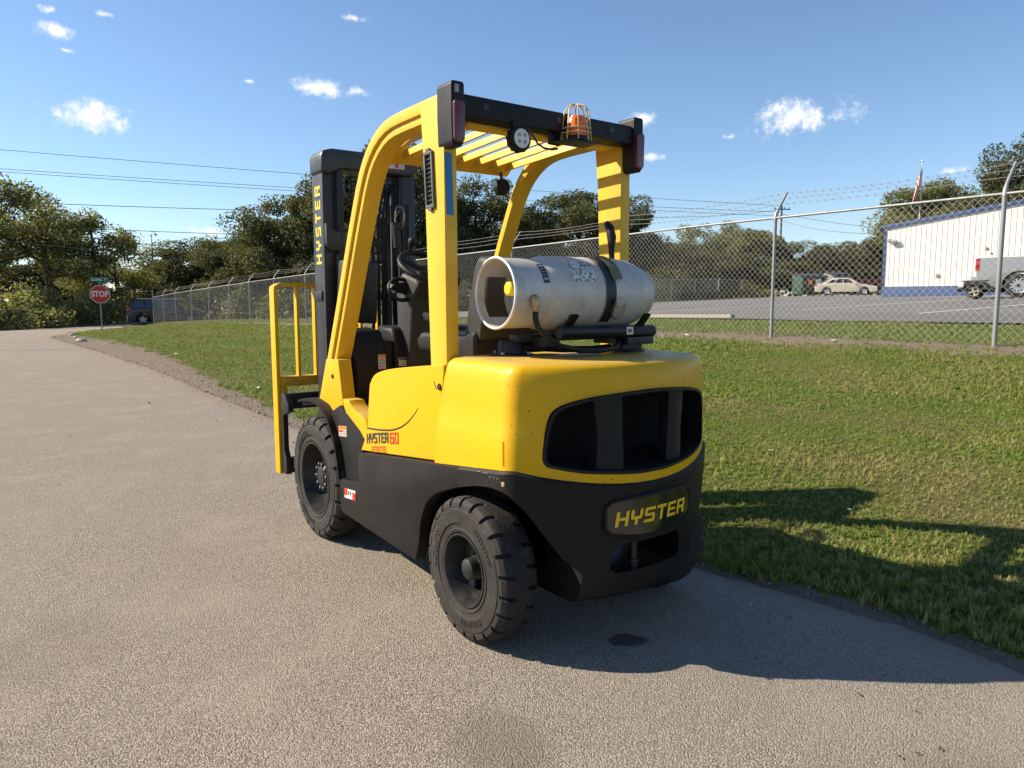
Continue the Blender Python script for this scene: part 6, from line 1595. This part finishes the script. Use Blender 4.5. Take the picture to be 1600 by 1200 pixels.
# limp flag hanging from the halyard: folds sweep down and to the left
me = bpy.data.meshes.new('flag'); nu, nv = 22, 14; V, F, UV = [], [], []
rtv = Vector((math.cos(CAM_YAW), -math.sin(CAM_YAW), 0)); fwv = Vector((math.sin(CAM_YAW), math.cos(CAM_YAW), 0))
for i in range(nu + 1):
    for j in range(nv + 1):
        u, v = i / nu, j / nv
        p = -rtv * (.06 + .78 * u ** 1.3 * (.55 + .45 * (1 - v))) + Vector((0, 0, -.25 - 2.0 * (1 - v) - 2.1 * u ** 1.15)) + fwv * (.22 * math.sin(u * 9 + v * 1.4) * u)
        V.append(tuple(Vector((fp.x, fp.y, fp.z)) + p)); UV.append((u, v))
for i in range(nu):
    for j in range(nv): k = i * (nv + 1) + j; F.append((k, k + nv + 1, k + nv + 2, k + 1))
me.from_pydata(V, [], F); ul = me.uv_layers.new(name='UVMap')
for lp in me.loops: ul.data[lp.index].uv = UV[lp.vertex_index]
me.shade_smooth(); me.materials.append(mat_flag())
fo_ = link(bpy.data.objects.new('flag', me)); tag(fo_, 'limp striped red and white flag with a blue corner on the flagpole', 'flag')
sm = fo_.modifiers.new('thick', 'SOLIDIFY'); sm.thickness = .01

# ================================================================== STONES, LEAVES, SCRAPS
M['rock'] = paint('pale_rock', (.42, .38, .32), .9, .2, 0, .5, (.2, .17, .13), 6, .3)
def rock(px, py, s, label, group=None):
    d = 1.352 * 1146.4 / max(py - 471, 5); p = sight(px, py, d)
    for _ in range(4): p = sight(px, py, d); d *= 1 + (p.z - max(gz(p.x, p.y), float(road_z(p.y)))) / 3.0 if p.z > gz(p.x, p.y) else .995
    rd = random.Random(int(px * 7 + py)); bm = bmesh.new(); bmesh.ops.create_icosphere(bm, subdivisions=2, radius=s)
    for v in bm.verts: v.co = Vector((v.co.x * 1.3, v.co.y, v.co.z * .85)) * (1 + rd.uniform(-.18, .18))
    me = bpy.data.meshes.new('rock'); bm.to_mesh(me); bm.free(); me.materials.append(M['rock'])
    o = link(bpy.data.objects.new('rock', me)); o.location = (p.x, p.y, max(gz(p.x, p.y), float(road_z(p.y))) + s * .25); o.rotation_euler = (0, 0, rd.uniform(0, 6)); tag(o, label, 'rock', group)
rock(113, 523, .10, 'pale rock at the grass corner, farthest of the row', 'rocks at the grass corner')
rock(119, 528, .09, 'pale rock at the grass corner, middle of the row', 'rocks at the grass corner')
rock(128, 533, .13, 'pale flat rock at the grass corner, nearest of the row', 'rocks at the grass corner')
M['dead_leaf'] = paint('dead_leaf', (.10, .05, .025), .8, .2, 0, .5, (.05, .03, .02), 40, 0)
def leaf_at(x, y, s):
    z = max(gz(x, y), float(road_z(y)) + .004); a = random.uniform(0, 6.28); t = MB()
    out = [(1, 0), (.45, .42), (-.2, .5), (-.9, .12), (-.9, -.12), (-.2, -.5), (.45, -.42)]
    t.add([(0, 0, .002)] + [(p[0] * s, p[1] * s, .004 + .25 * s * abs(p[1]) + .1 * s * random.random()) for p in out], [(0, i, i % 7 + 1) for i in range(1, 8)])
    o = t.build('fallen_leaf', M['dead_leaf'], None, fix=False); o.location = (x, y, z + .002); o.rotation_euler = (0, 0, a); tag(o, 'small dry brown leaf fallen on the road', 'leaf', 'leaves on the road')
for (x, y, s) in ((-2.87, .22, .020), (.30, -1.16, .012), (.06, -1.42, .010), (.12, -1.44, .009), (.2, -1.47, .010), (.23, -.80, .010), (-1.2, -.85, .008), (.35, -1.33, .008), (.40, -1.1, .007), (.66, -.66, .012), (-.35, 3.9, .015), (-1.4, 6.2, .02)):
    leaf_at(x, y, s)
M['paper'] = plain('white_scrap', (.70, .69, .66), .7)
def scrap(x, y, s):
    t = MB(); t.grid(lambda u, v: ((u - .5) * 2 * s, (v - .5) * 1.3 * s, .012 + .35 * s * math.sin(u * 5 + v * 3) ** 2), 4, 3)
    o = t.build('paper_scrap', M['paper'], None); o.location = (x, y, max(gz(x, y), float(road_z(y))) + .015); o.rotation_euler = (.15, .1, random.uniform(0, 6)); tag(o, 'small white scrap of litter lying in the grass or dirt', 'litter', 'litter scraps')
for (x, y, s) in ((2.9, 1.0, .018), (2.1, -.1, .014), (1.3, 8.8, .03), (1.8, 17, .04), (7.8, 3.4, .03), (7.7, 6.0, .035)):
    scrap(x, y, s)
